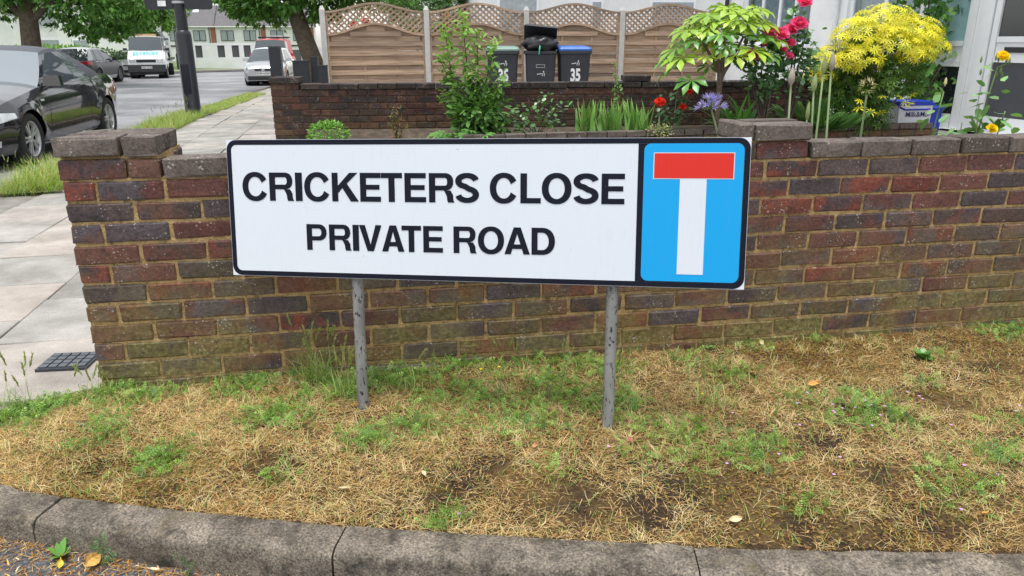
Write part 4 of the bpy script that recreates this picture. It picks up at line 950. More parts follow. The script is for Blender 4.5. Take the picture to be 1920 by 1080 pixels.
# local frame: x along the front towards the camera, y into the house (=-HN?), z up
yin = Matrix.Rotation(-HR, 3, 'Z') @ (-HN); SY = 1 if yin.y > 0 else -1
def whitebrick():
    m, nt, bs = newmat('white_painted_brick'); tc = nt.nodes.new('ShaderNodeTexCoord'); sx = nt.nodes.new('ShaderNodeSeparateXYZ'); L(nt, tc.outputs['Object'], sx.inputs[0])
    cm = nt.nodes.new('ShaderNodeCombineXYZ'); L(nt, sx.outputs[0], cm.inputs[0]); L(nt, sx.outputs[2], cm.inputs[1])
    b = N(nt, 'ShaderNodeTexBrick', Scale=1.); b.inputs['Brick Width'].default_value = .225; b.inputs['Row Height'].default_value = .075; b.inputs['Mortar Size'].default_value = .006; b.inputs['Mortar Smooth'].default_value = .6
    L(nt, cm.outputs[0], b.inputs['Vector']); p = pos(nt); n1 = noise(nt, p, 3, 4)
    c = mix(nt, 1., ramp(nt, n1, [(.3, (.78, .80, .81)), (.65, (.89, .90, .90))]).outputs[0], ramp(nt, noise(nt, p, 60, 3), [(.3, (.92, .92, .92)), (.7, (1, 1, 1))]).outputs[0], 'MULTIPLY')
    L(nt, c, bs.inputs['Base Color']); bs.inputs['Roughness'].default_value = .6; bump(nt, bs, b.outputs['Fac'], -.6, .008); return m
WBR = whitebrick(); UPVC = plain('white_upvc', (.80, .82, .84), .35, var=.03); DGLASS = plain('dark_glass', (.02, .024, .03), .04, var=.1, spec=.8); CURT = plain('net_curtain', (.75, .77, .78), .9, var=.15, scale=14)
FROST = plain('frosted_blue_glass', (.30, .50, .53), .25, var=.12, scale=5); GREYP = plain('grey_panel', (.06, .065, .075), .3, var=.1); LEAD = plain('downpipe', (.16, .17, .18), .5)
def hy(y): return y*SY
def hbox(name, x0, x1, y0, y1, z0, z1, mat, par=house, **k): return MB().box(((x0+x1)/2, hy((y0+y1)/2), (z0+z1)/2), (x1-x0, abs(y1-y0), z1-z0)).build(name, mat, par, **k)
for a, b, z0, z1 in ((-.1, .48, 0, 5.4), (.48, 2.42, 0, 1.2), (.48, 2.42, 2.5, 5.4), (2.42, 3.28, 0, 5.4), (3.28, 4.72, 0, 1.3), (3.28, 4.72, 2.5, 5.4), (4.72, 12, 2.6, 5.4), (7.2, 12, 0, 2.6)):
    hbox('wall', a, b, 0, .25, z0, z1, WBR)
hbox('side_wall', -.1, .15, .26, 8, 0, 5.4, WBR); hbox('inner_room', .2, 11.9, 1.6, 1.7, 0, 5.3, plain('room_wall', (.2, .2, .2), .9))
rf = MB(); rf.add([(-.4, hy(-.45), 5.3), (12.3, hy(-.45), 5.3), (12.3, hy(4.2), 8), (-.4, hy(4.2), 8), (-.4, hy(8.6), 5.3), (12.3, hy(8.6), 5.3)], [(0, 1, 2, 3), (3, 2, 5, 4), (0, 3, 4), (1, 5, 2)]); rf.build('roof', plain('house_roof_tile', (.16, .09, .07), .8), house)
def window(x0, x1, z0, z1, ms, par=house, glass=DGLASS, fr=.06, y=.06, curtain=True):
    wn = hbox('window', x0, x1, y, y+.06, z0, z0+fr, UPVC); hbox('sill', x0-.05, x1+.05, -.05, y-.005, z0-.05, z0-.004, UPVC, wn)
    hbox('frame', x0, x1, y, y+.06, z1-fr, z1, UPVC, wn)
    for k, m in enumerate([x0+fr/2]+ms+[x1-fr/2]): hbox('mullion', m-fr/2, m+fr/2, y+.001, y+.059, z0+fr+.001, z1-fr-.001, UPVC, wn)
    ed = [x0]+ms+[x1]
    for a, b in zip(ed, ed[1:]): hbox('pane', a+fr*.5, b-fr*.5, y+.028, y+.034, z0+fr+.001, z1-fr-.001, WINGLASS, wn)
    if curtain:
        mb = MB(); n = 120; mb.grid([[(x0+.05+(x1-x0-.1)*k/n, hy(y+.16+.02*math.sin(k*.9)+.012*math.sin(k*.37)), zz) for zz in (z0, z1)] for k in range(n+1)]); mb.build('curtain', CURT, wn)
    return wn
def glassmat():
    m, nt, bs = newmat('window_glass'); tr = nt.nodes.new('ShaderNodeBsdfTransparent'); tr.inputs[0].default_value = (.75, .8, .82, 1); gl = nt.nodes.new('ShaderNodeBsdfGlossy'); gl.inputs['Roughness'].default_value = .02
    lw = N(nt, 'ShaderNodeLayerWeight', Blend=.3); ms = nt.nodes.new('ShaderNodeMixShader'); L(nt, ramp(nt, lw.outputs['Facing'], [(0, (.06, .06, .06)), (.6, (.14, .14, .14)), (1, (.9, .9, .9))]).outputs[0], ms.inputs[0]); L(nt, tr.outputs[0], ms.inputs[1]); L(nt, gl.outputs[0], ms.inputs[2]); L(nt, ms.outputs[0], nt.nodes['Material Output'].inputs[0]); return m
WINGLASS = glassmat()
window(.48, 2.42, 1.2, 2.5, [1.02, 1.52, 1.95]); window(3.28, 4.72, 1.3, 2.5, [4.0])
MB().tube([(3.1, hy(-.05), .1), (3.1, hy(-.05), 5.2)], .035, 10).build('downpipe', plain('white_pipe', (.7, .72, .74), .4), house); MB().tube([(.04, hy(-.06), .1), (.04, hy(-.06), 5.2)], .04, 10).build('downpipe', plain('black_pipe', (.02, .02, .022), .4), house)
# glazed porch and door
po = hbox('porch_screen', 4.72, 5.86, .02, .10, 2.45, 2.6, UPVC)
for a, b, z0, z1 in ((4.72, 4.82, .12, 2.44), (5.5, 5.62, .12, 2.44), (5.70, 5.86, .12, 2.44), (4.83, 5.49, .12, .31), (4.83, 5.49, .93, 1.0), (4.83, 5.49, 1.19, 1.26)): hbox('frame', a, b, .02, .10, z0, z1, UPVC, po)
hbox('frame', 5.625, 5.695, .035, .095, .12, 2.44, UPVC, po)
hbox('glass', 4.83, 5.49, .05, .06, 1.262, 2.44, FROST, po); hbox('panel', 4.83, 5.49, .04, .07, 1.002, 1.188, UPVC, po); hbox('lower_glass', 4.83, 5.49, .05, .06, .312, .928, DGLASS, po)
dr = hbox('door', 5.88, 7.18, .03, .10, .12, .33, UPVC)
for a, b, z0, z1 in ((5.88, 5.96, .332, 2.44), (7.1, 7.18, .332, 2.44), (5.97, 7.09, 1.0, 1.06), (5.97, 7.09, 1.24, 1.31), (5.97, 7.09, 2.36, 2.44)): hbox('frame', a, b, .03, .10, z0, z1, UPVC, dr)
hbox('glass', 5.97, 7.09, .055, .065, 1.312, 2.358, DGLASS, dr); hbox('panel', 5.97, 7.09, .045, .085, 1.062, 1.238, UPVC, dr); hbox('lower_panel', 5.97, 7.09, .05, .07, .332, .998, GREYP, dr); hbox('letter_plate', 6.1, 6.5, .028, .043, 1.12, 1.185, BLACKP, dr)
hbox('threshold', 4.7, 7.2, -.25, .02, .0, .12, UPVC)
# milk crate
t = empty('storage_box', (4.86, 9.4, .2), .18, 'white plastic box with blue lid and handle by the porch', 'storage box')
W_ = plain('white_plastic', (.74, .76, .8), .35, var=.04); mb = MB(); mb.box((0, 0, .16), (.42, .3, .32), taper=1.08); mb.build('body', W_, t); MB().box((0, 0, .345), (.485, .35, .045)).build('lid', plain('blue_plastic', (.01, .035, .42), .35), t)
MB().tube([(-.225, -.12, .33), (-.215, -.17, .30), (-.15, -.176, .275), (.14, -.176, .275), (.23, -.14, .28)], .010, 8).build('handle', bpy.data.materials['blue_plastic'], t)
link('print', text_mesh('Milk&More', .085, plain('navy_print', (.03, .03, .12), .6), .0006), t, loc=(.06, -.1655, .215), rot=(math.pi/2-.04, 0, 0))
t = empty('blue_crate', (5.17, 9.52, .15), .18, 'bright blue plastic crate half hidden right of the white box', 'crate'); MB().box((0, 0, .16), (.2, .28, .32), taper=1.05).build('body', bpy.data.materials['blue_plastic'], t); MB().box((0, 0, .33), (.24, .32, .03)).build('rim', bpy.data.materials['blue_plastic'], t)
# ---------------------------------------------------------------- garden plants
BARK = plain('bark', (.16, .12, .085), .9, var=.3, scale=30, bmp=.6); STEMG = plain('green_stem', (.13, .2, .06), .6, var=.25); TWIG = plain('dark_twig', (.07, .05, .04), .9, var=.3); PALEST = plain('pale_stem', (.17, .23, .10), .6, var=.2)
def plant(name, x, y, z, label, cat='shrub', group=None): return empty(name, (x, y, z), 0, label, cat, group)
def cloud(n, c, r, flat=1, shell=.0):
    d = rand_dirs(n); q = (shell+(1-shell)*RNG.random(n)**(1/2.2))[:, None]; return np.array(c)+d*q*np.array(r), d
def leaves(t, name, tpl, P, out, size, cols, mat=LEAF, up=.7, droop=.2):
    n = len(P); D = out+rand_dirs(n)*.7+np.array([0, 0, -droop]); Nn = rand_dirs(n)*.5+np.array([0, 0, up])+out*.3
    return scatter(name, tpl, P, D, Nn, RNG.uniform(*size, n), cols, mat, t)
def stems(t, base, tips, r0, r1, mat, bow=.1, nm='stem'):
    out = []
    for tp in tips:
        b = Vector(base)+Vector((RNG.normal(0, .01), RNG.normal(0, .01), 0)); e = Vector(tp); m = b.lerp(e, .5)+Vector((RNG.normal(0, bow), RNG.normal(0, bow), .05))*(e-b).length*.6
        q = [b.lerp(m, s)*(1-s)+m.lerp(e, s)*s for s in np.linspace(0, 1, 7)]; MB().tube(q, list(np.linspace(r0, r1, 7)), 6).build(nm, mat, t, smooth=True); out.append(q)
    return out
# tall leafy shrub behind the sign
t = plant('leafy_shrub', -.42, 8.35, .12, 'tall leafy ash like shrub in front of the second fence panel')
tips = [(-.28, .0, 1.30), (-.10, .05, 1.40), (.05, 0, 1.28), (.26, .02, 1.15), (-.36, .0, 1.0), (.34, -.02, .78), (-.33, 0, .62), (.0, -.05, .8), (.2, -.1, .6), (-.2, -.1, .5), (.3, -.1, .35), (-.05, -.12, .45)]
qs = stems(t, (0, 0, 0), tips, .012, .003, TWIG)
P = []; O = []; 
for q in qs:
    for s in np.linspace(.28, 1, 26):
        f = s*6; i = min(5, int(f)); p = q[i].lerp(q[i+1], f-i)
        for k in range(3): P.append(tuple(p+Vector(RNG.normal(0, .022, 3)))); O.append(rand_dirs(1, -.2, .6)[0])
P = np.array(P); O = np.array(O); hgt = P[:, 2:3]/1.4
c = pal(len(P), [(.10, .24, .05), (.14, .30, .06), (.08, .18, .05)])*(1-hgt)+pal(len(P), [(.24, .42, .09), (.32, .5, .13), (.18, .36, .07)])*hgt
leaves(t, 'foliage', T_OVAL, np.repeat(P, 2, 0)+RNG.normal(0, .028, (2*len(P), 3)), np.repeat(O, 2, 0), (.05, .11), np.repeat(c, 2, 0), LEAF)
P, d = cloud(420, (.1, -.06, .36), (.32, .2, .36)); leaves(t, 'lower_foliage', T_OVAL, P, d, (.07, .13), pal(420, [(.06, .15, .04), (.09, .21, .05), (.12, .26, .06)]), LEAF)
P, d = cloud(12, (-.3, .0, 1.38), (.12, .05, .1)); leaves(t, 'young_foliage', T_PIN4, P, d, (.06, .1), pal(12, [(.35, .16, .06), (.3, .2, .07)]), LEAF)
# small dense bush on the left
t = plant('low_bush', -2.05, 8.5, .17, 'small dense bright green bush at the left end of the dark wall'); P, d = cloud(900, (0, 0, .1), (.23, .17, .16), shell=.5); leaves(t, 'foliage', T_OVAL, P, d, (.03, .055), pal(900, [(.16, .36, .05), (.22, .44, .08), (.10, .26, .04)]), LEAF, .9)
stems(t, (0, 0, -.02), [(.1, 0, .12), (-.1, .02, .12), (0, .05, .16)], .008, .004, STEMG)
t = plant('spindly_plant', -1.30, 8.6, .2, 'spindly reddish green plant against the dark wall right of the bush'); qs = stems(t, (0, 0, 0), [(-.06, 0, .3), (.05, .02, .26), (.0, 0, .36), (.1, 0, .18)], .006, .002, TWIG)
P = np.array([tuple(q[i]) for q in qs for i in range(1, 7) for _ in range(7)])+RNG.normal(0, .02, (168, 3)); leaves(t, 'foliage', T_OVAL, P, rand_dirs(168), (.03, .055), pal(168, [(.10, .17, .07), (.2, .2, .07), (.28, .13, .06)]))
def strappy(name, x, y, z, n, ln, wd, cols, label, spread=.05, el=(1.0, 1.5), bend=(.3, 1.4), cat='plant', group=None):
    t = plant(name, x, y, z, label, cat, group)
    for k in range(n):
        a = np.array([RNG.uniform(0, 6.28)]); l = np.array([ln*RNG.uniform(.6, 1.05)])
        blade_obj('leaf', blades(np.array([[RNG.normal(0, spread), RNG.normal(0, spread*.6), 0]]), a, np.array([RNG.uniform(*el)]), np.array([RNG.uniform(*bend)]), l, np.array([wd*RNG.uniform(.7, 1.2)]), pal(1, cols), 6), LEAF, t)
    return t
IR = [(.16, .34, .07), (.22, .42, .11), (.12, .27, .06), (.3, .46, .16)]
strappy('lily_clump', -.98, 8.3, .18, 9, .3, .03, IR, 'arching strap leaved lily left of the tall shrub', .03, (.6, 1.3), (-.7, .6))
for x, n, lb in ((.88, 34, 'iris clump with upright sword leaves, left of three in the bed'), (1.14, 30, 'iris clump with upright sword leaves, middle of three in the bed'), (1.40, 34, 'iris clump with upright sword leaves, right of three in the bed')):
    strappy('iris_clump', x, 8.48, .27, n, .43, .042, IR, lb, .07, (1.2, 1.55), (.9, 1.5), group='irises')
strappy('agapanthus_clump', 2.62, 8.62, .27, 70, .62, .04, [(.06, .19, .03), (.10, .27, .05), (.14, .34, .07)], 'dark strappy leaved clump below the pink roses', .1, (.7, 1.5), (-.8, .7))
for x, y, lb in ((-.66, 8.12, 'lupin like plant with fingered leaves at the shrub foot, left'), (-.38, 8.05, 'lupin like plant with fingered leaves at the shrub foot, right')):
    t = plant('fingered_plant', x, y, .1, lb, 'plant')
    for k in range(9):
        a = k*2.4; e = Vector((.13*math.cos(a), .09*math.sin(a), .2+RNG.uniform(-.04, .09))); MB().tube([(0, 0, 0), e*.6+Vector((0, 0, .03)), e], .003, 5).build('stalk', STEMG, t); scatter('leaf', T_PALM, np.array([tuple(e)]), np.array([[math.cos(a), math.sin(a)-.3, .1]]), np.array([[0, -.5, 1.]]), np.array([.12]), pal(1, [(.12, .3, .07), (.17, .36, .1)]), LEAF, t)
def rose_leafy(t, tips, nleaf, base=(0, 0, 0), cols=[(.05, .12, .04), (.08, .17, .06), (.11, .22, .08)], sz=(.035, .065), r0=.012, mat=BARK, low=.35, lf=T_ROUND, spread=.06):
    qs = stems(t, base, tips, r0, .003, mat, .08); P = []
    for k in range(nleaf):
        q = qs[RNG.integers(len(qs))]; s = low+(1-low)*RNG.random()**.7; f = s*6; i = min(5, int(f)); P.append(tuple(q[i].lerp(q[i+1], f-i)+Vector(RNG.normal(0, spread, 3))))
    P = np.array(P); return leaves(t, 'foliage', lf, P, rand_dirs(nleaf, -.5, .5), sz, pal(nleaf, cols), GLOSSLEAF, .8)
def bloom(t, p, r, cols, name='flower'):
    n = 44; u = np.linspace(0, 1, n); a = np.arange(n)*2.399; e = 1.5-1.75*u**.85
    D = np.stack([np.cos(a)*np.cos(e), np.sin(a)*np.cos(e), np.sin(e)], 1); tl = R(48); D = np.stack([D[:, 0], D[:, 1]*math.cos(tl)-D[:, 2]*math.sin(tl), D[:, 1]*math.sin(tl)+D[:, 2]*math.cos(tl)], 1); ax = np.array([[0, -math.sin(tl), math.cos(tl)]]); P = D*(.15*r)*u[:, None]+np.array(p)
    return scatter(name, ([(0, 0, 0), (.45, .36, .06), (.45, -.36, .06), (.9, .33, .26), (.9, -.33, .26), (1.0, 0, .2), (.5, 0, -.03)], T_ROUND[1]), P, D, ax-D*(D@ax.T)+rand_dirs(n)*.15, r*(.5+.45*u), pal(n, cols, .15), PETAL, t)
PK = [(.85, .09, .30), (.92, .2, .44), (.75, .05, .2)]; RD = [(.75, .04, .02), (.85, .1, .05), (.6, .02, .015)]; YL = [(.85, .6, .01), (.9, .7, .03)]
t = plant('rose_bush', .28, 8.42, .27, 'sparse dark leaved rose bush right of the tall shrub'); rose_leafy(t, [(-.25, 0, .25), (-.1, .0, .42), (.12, .0, .45), (.28, 0, .35), (.2, -.05, .2), (-.2, -.05, .12)], 190, cols=[(.06, .15, .05), (.09, .2, .06), (.13, .26, .08)], sz=(.04, .07), r0=.006, mat=TWIG, low=.2)
t = plant('red_rose_bush', 1.83, 8.5, .27, 'rose bush with orange red flowers beside the pier'); rose_leafy(t, [(-.18, -.03, .33), (.06, 0, .29), (.12, .0, .44), (.0, 0, .5), (-.1, 0, .2)], 130, sz=(.035, .065), r0=.006, mat=STEMG, low=.25, cols=[(.05, .13, .06), (.08, .18, .07)])
bloom(t, (-.19, -.05, .36), .062, RD); bloom(t, (.06, -.05, .31), .042, RD); bloom(t, (.13, -.03, .47), .035, RD)
t = plant('pale_plant', 1.62, 8.32, .27, 'low pale flowered plant at the planter edge beside the irises', 'plant'); P, d = cloud(260, (0, 0, .06), (.16, .08, .08)); leaves(t, 'foliage', T_OVAL, P, d, (.018, .035), pal(260, [(.14, .26, .06), (.5, .48, .2), (.6, .56, .3), (.2, .3, .1)]))
t = plant('tall_weed', 1.2, 8.78, .3, 'thin leafy weed rising past the top of the dark wall', 'weed'); qs = stems(t, (0, 0, 0), [(-.02, 0, .7), (.03, 0, .5)], .006, .002, STEMG, .03); P = np.array([tuple(q[i]) for q in qs for i in range(1, 7) for _ in range(9)])+RNG.normal(0, .018, (108, 3)); leaves(t, 'foliage', T_OVAL, P, rand_dirs(108), (.03, .06), pal(108, [(.14, .28, .07), (.22, .36, .12)]))
# fatsia: bare forked trunk, umbrella of big fingered leaves
t = plant('fatsia', 2.32, 8.62, .25, 'palmate leaved shrub with bare forked trunk and lime green leaves', 'shrub')
MB().tube([(0, 0, 0), (.01, 0, .3), (0, 0, .62), (.0, 0, .68)], [.034, .03, .032, .036], 10).build('trunk', BARK, t, smooth=True)
br = [(-.24, .02, 1.05), (-.12, -.05, 1.15), (.02, .05, 1.12), (.22, .0, 1.06), (.10, -.05, 1.0)]; stems(t, (0, 0, .64), br, .022, .012, BARK, .05, 'branch')
nl = 78
def t_fatsia():
    V = [(0, 0, 0)]; F = []
    for i in range(7):
        a = R(-125+250*i/6); c, s = math.cos(a), math.sin(a); r = (.72, .88, .97, 1.0, .97, .88, .72)[i]; w = .17; b = len(V)
        V += [(r*.42*c-.08*s, r*.42*s+.08*c, .05), (r*.72*c-w*s, r*.72*s+w*c, .03), (r*c, r*s, -.15), (r*.72*c+w*s, r*.72*s-w*c, .03), (r*.42*c+.08*s, r*.42*s-.08*c, .05), (r*.7*c, r*s*.7, -.01)]
        F += [(0, b+4, b+5, b), (b, b+5, b+1), (b+1, b+5, b+2), (b+2, b+5, b+3), (b+3, b+5, b+4)]
    return V, F
TF = t_fatsia()
for k in range(nl):
    u = (k+.5)/nl; a = k*2.399; rr = .60*math.sqrt(u); x, y = rr*math.cos(a), rr*.75*math.sin(a); z = 1.30-.42*u*u-.1*u+RNG.normal(0, .06)+.10*x
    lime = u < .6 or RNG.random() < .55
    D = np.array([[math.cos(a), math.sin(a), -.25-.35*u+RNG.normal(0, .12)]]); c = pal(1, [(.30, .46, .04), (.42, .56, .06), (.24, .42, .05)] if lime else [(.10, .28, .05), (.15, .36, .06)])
    scatter('leaf', TF, np.array([[x, y, z]]), D, np.array([[.2*math.cos(a), .2*math.sin(a)-.15, 1.]]), np.array([RNG.uniform(.13, .26)]), c, GLOSSLEAF, t)
P, d = cloud(60, (.28, 0, .88), (.16, .1, .14)); leaves(t, 'dull_foliage', T_MAPLE, P, d, (.05, .09), pal(60, [(.10, .2, .05), (.16, .2, .06)]))  # smaller leaves in a duller green, low on one side of the crown
# two pink rose trees
for x, lb, tips, fl, nl in ((2.84, 'pink rose tree on the left with five clustered blooms', [(-.28, 0, .86), (-.1, 0, 1.02), (.02, 0, 1.05), (.12, .0, .98), (-.16, 0, .75), (.1, -.05, .72), (-.02, -.04, .62)], [(-.07, -.14, 1.08, .08), (.05, -.16, 1.06, .085), (.15, -.12, 1.10, .075), (.17, -.14, .97, .05), (-.25, -.2, .84, .075), (.1, -.15, .9, .035), (-.12, -.15, .95, .03), (-.2, 0, .89, .03)], 380),
                           (3.10, 'taller pink rose tree on the right with two blooms above each other', [(-.03, 0, 1.35), (.12, 0, 1.12), (.02, 0, 1.15), (.2, 0, .9), (-.12, 0, .82), (.05, -.05, .75), (.22, 0, .72)], [(.0, -.15, 1.38, .08), (-.03, -.16, 1.16, .09), (-.1, -.15, .84, .045)], 400)):
    t = plant('pink_rose_tree', x, 8.58, .28, lb, 'rose'); rose_leafy(t, [(a, b, c) for a, b, c in tips], nl, r0=.016, mat=TWIG, low=.6, sz=(.05, .09), spread=.055, cols=[(.08, .19, .07), (.12, .25, .10), (.17, .31, .14)])
    for a, b, c, r in fl: bloom(t, (a, b, c), r, PK)
    stems(t, (.02, 0, 0), [(.06, .03, .5)], .012, .006, BARK)
# yellow choisya
t = plant('yellow_shrub', 4.16, 8.95, .2, 'large rounded shrub with bright yellow leaves in front of the house', 'shrub'); stems(t, (.0, 0, 0), [(-.4, 0, .9), (-.15, -.1, 1.15), (.15, 0, 1.2), (.45, 0, 1.0), (.3, -.1, .8), (-.3, -.15, .6), (.1, -.2, .7), (.5, -.05, .7)], .016, .005, BARK, .08, 'branch')
YP = [(.74, .66, .03), (.86, .76, .04), (.62, .6, .04), (.80, .72, .05), (.5, .56, .05)]
bl = [cloud(int(3000*r*r), (a, b, c), (r*1.15, r, r*.8), shell=.72) for a, b, c, r in ((-.42, -.05, .82, .30), (-.22, -.12, 1.08, .33), (.06, 0, 1.20, .34), (.34, -.05, 1.1, .32), (.56, 0, .96, .24), (-.6, 0, .68, .18), (.1, -.25, .98, .3), (-.3, -.25, .84, .24), (.36, -.22, .92, .2))]; P = np.concatenate([q[0] for q in bl]); d = np.concatenate([q[1] for q in bl]); k = (d[:, 2] > -.25+.3*np.sin(P[:, 0]*21)) & (P[:, 2] > .55); P, d = P[k], d[k]; n = len(P); nn = d*1.2+np.array([0, -.2, .7])+rand_dirs(n)*.35
scatter('yellow_foliage', T_WHORL, P, np.cross(nn, rand_dirs(n)), nn, RNG.uniform(.045, .085, n), pal(n, YP), LEAF, t)
P, d = cloud(2900, (.0, .04, .58), (.66, .38, .6)); k = ~((P[:, 0] > .22) & (P[:, 2] < .5)); P, d = P[k][:2300], d[k][:2300]; leaves(t, 'green_foliage', T_WHORL, P, d, (.05, .09), pal(2300, [(.06, .15, .03), (.10, .22, .04), (.16, .28, .05)]))
P = np.array([(-.3+.6*RNG.random(), -.42, .25+.3*RNG.random()) for _ in range(9)]); leaves(t, 'low_yellow_foliage', T_WHORL, P, np.tile([[0, -1., .2]], (9, 1)), (.07, .1), pal(9, YP), LEAF)
# fern and dark ground cover
t = plant('fern', 3.55, 8.72, .27, 'dark fern fronds between the rose trees and the yellow shrub', 'fern')
for k in range(26):
    a = RNG.uniform(0, 6.28); scatter('frond', T_FERN, np.array([[RNG.normal(0, .06), RNG.normal(0, .04), 0]]), np.array([[math.cos(a), math.sin(a)*.6-.2, RNG.uniform(.5, 1.5)]]), np.array([[0, -.6, 1.]]), np.array([RNG.uniform(.3, .48)]), pal(1, [(.06, .15, .03), (.09, .2, .05)]), LEAF, t)
P, d = cloud(40, (.12, -.1, .2), (.2, .06, .12)); leaves(t, 'blossom', T_ROUND, P, d, (.008, .016), pal(40, [(.7, .72, .6)]), PETAL)
# climbing vine on the porch
t = plant('climbing_vine', 5.62, 10.75, .12, 'broad leaved vine climbing the porch behind the yellow shrub', 'vine'); vt = [(-.1, -.1, 2.3), (.2, -.3, 2.2), (.0, -.15, 1.4), (.25, -.4, 1.6), (-.1, -.2, .9), (.15, -.5, .8)]
vt = [(a, b*.6, c) for a, b, c in vt]; stems(t, (0, 0, 0), vt, .02, .006, BARK, .06)
n = 850; z = RNG.uniform(.1, 2.5, n); P = np.stack([RNG.normal(-.06, .22, n)+.06*np.sin(z*4), RNG.normal(-.15, .12, n), z], 1); P[:, 0] -= .1*np.clip(1-z, 0, 1); leaves(t, 'foliage', T_MAPLE, P, np.tile([[-.7, -.5, -.2]], (n, 1))+rand_dirs(n)*.5, (.09, .16), pal(n, [(.07, .2, .04), (.12, .29, .06), (.17, .34, .07), (.05, .14, .035)]), LEAF, .2, .4)
# plants close behind the front wall
t = plant('agapanthus', 1.03, 3.62, .03, 'single agapanthus with violet blue flower head above the sign', 'flower'); hd = Vector((-.085, 0, .945)); MB().tube([(0, 0, 0), (.0, 0, .5), (-.035, 0, .8), hd], [.006, .006, .005, .004], 8).build('stem', PALEST, t, smooth=True)
for k in range(54):
    e = RNG.uniform(-.3, 1.2); a = RNG.uniform(0, 6.28); d = Vector((math.cos(a)*math.cos(e), math.sin(a)*math.cos(e), math.sin(e))); l = RNG.uniform(.035, .06)
    MB().tube([hd, hd+d*l*.6+Vector((0, 0, .004)), hd+d*l], .0012, 4).build('pedicel', PALEST, t)
    if (d.z > .15 and RNG.random() < .75) or (abs(d.x) > .75 and RNG.random() < .5):
        p = hd+d*l; n = 6; aa = np.arange(n)*1.047; s = d.orthogonal().normalized(); u = d.cross(s); D = np.array([tuple(d*1.5+s*math.cos(q)*.8+u*math.sin(q)*.8) for q in aa]); scatter('floret', T_LANCE, np.tile([tuple(p)], (n, 1)), D, np.tile([tuple(d)], (n, 1)), np.full(n, .032), pal(n, [(.26, .22, .62), (.36, .32, .72), (.45, .42, .8)]), PETAL, t)
for (x, z, xb, lb, bud) in ((1.31, 1.13, 1.345, 'allium bud stem nearest the raised pier', .016), (1.42, 1.10, 1.47, 'green pointed bud stem, second from the pier', .013), (1.455, 1.18, 1.465, 'brown bud stem leaning left of the tallest', .012), (1.49, 1.195, 1.54, 'tallest pinkish bud stem in front of the roses', .014), (1.405, .97, 1.40, 'short green bud just above the coping', .010)):
    t = plant('bud_stem', xb, 3.62, .03, lb, 'flower stem', 'flower bud stems'); MB().tube([(0, 0, 0), ((x-xb)*.3, 0, .5), (x-xb, 0, z-.07)], [.007, .006, .0045], 8).build('stem', PALEST, t, smooth=True)
    MB().lathe([(.003, -.01), (bud*.9, .012), (bud, .03), (bud*.7, .055), (.002, .078)], 10, 'Z', (x-xb, 0, z-.075)).build('bud', plain('bud_skin'+lb[:5], (.34, .3, .24) if bud > .0135 else (.25, .3, .12), .7), t, smooth=True)
t = plant('seedhead', 1.69, 3.66, .03, 'spent round seedhead on a straight pale stem', 'flower stem'); MB().tube([(0, 0, 0), (0, 0, 1.0)], [.007, .005], 8).build('stem', PALEST, t)
P, d = cloud(70, (0, 0, 1.04), (.03, .03, .03), shell=.3); leaves(t, 'head', T_LANCE, P, np.abs(d)*np.array([1, 1, 1])*np.sign(d+1e-6)+[0, 0, .6], (.018, .03), pal(70, [(.5, .48, .25), (.25, .22, .14), (.6, .58, .3)]), DRY)
t = plant('yellow_rose', 2.44, 3.95, .03, 'yellow rose with buds rising above the wall at the right edge', 'rose'); rose_leafy(t, [(.03, 0, 1.12), (-.04, -.02, .93), (.1, -.02, .9), (-.1, 0, .84)], 50, cols=[(.13, .29, .08), (.18, .36, .12), (.22, .42, .15)], sz=(.05, .085), r0=.008, mat=STEMG, low=.72, spread=.035)
bloom(t, (.04, -.01, 1.17), .032, YL)
for k in range(9): p = (.03+RNG.normal(0, .035), RNG.normal(0, .02), 1.10+RNG.uniform(-.05, .06)); MB().lathe([(.001, -.012), (.006, .0), (.005, .012), (.001, .024)], 8, 'Z', p).build('bud', STEMG, t)
bloom(t, (.0, -.1, .82), .028, YL); bloom(t, (.22, -.1, .83), .03, YL)
t = plant('rose_sucker', 2.19, 3.9, .03, 'single thin rose shoot with a pointed bud', 'rose'); rose_leafy(t, [(.0, 0, 1.0), (.06, -.02, .82)], 26, cols=[(.15, .3, .1), (.2, .38, .13)], sz=(.04, .075), r0=.006, mat=STEMG, low=.74, spread=.04); MB().lathe([(.001, -.014), (.008, .0), (.006, .018), (.001, .03)], 8, 'Z', (0, 0, 1.04)).build('bud', plain('cream_bud', (.55, .5, .25), .6), t)
# ---------------------------------------------------------------- vehicles
def paint(name, col, rough=.25, metal=.0): return plain(name, col, rough, metal, var=.04, scale=2, coat=1., spec=.5)
TYRE = plain('tyre', (.018, .018, .019), .85, var=.2); RIM = plain('alloy_rim', (.55, .55, .56), .3, .5, var=.05); CHROME = plain('bright_trim', (.6, .6, .62), .2, .9); TRIM = plain('black_trim', (.015, .015, .017), .5)
CGLASS = plain('car_glass', (.06, .075, .085), .03, var=.05, spec=.5); CGLASS.node_tree.nodes['Principled BSDF'].inputs['IOR'].default_value = 1.6
WSG = plain('coated_windscreen', (.10, .13, .15), .03, var=.05, spec=1.); WSG.node_tree.nodes['Principled BSDF'].inputs['IOR'].default_value = 2.3
LAMP = plain('lamp_glass', (.62, .64, .66), .12, .3, var=.1, spec=.8); TAIL = plain('tail_lamp', (.45, .01, .012), .2); PLATEW = plain('number_plate', (.75, .75, .72), .5); DARKP = plain('plate_print', (.02, .02, .02), .6)
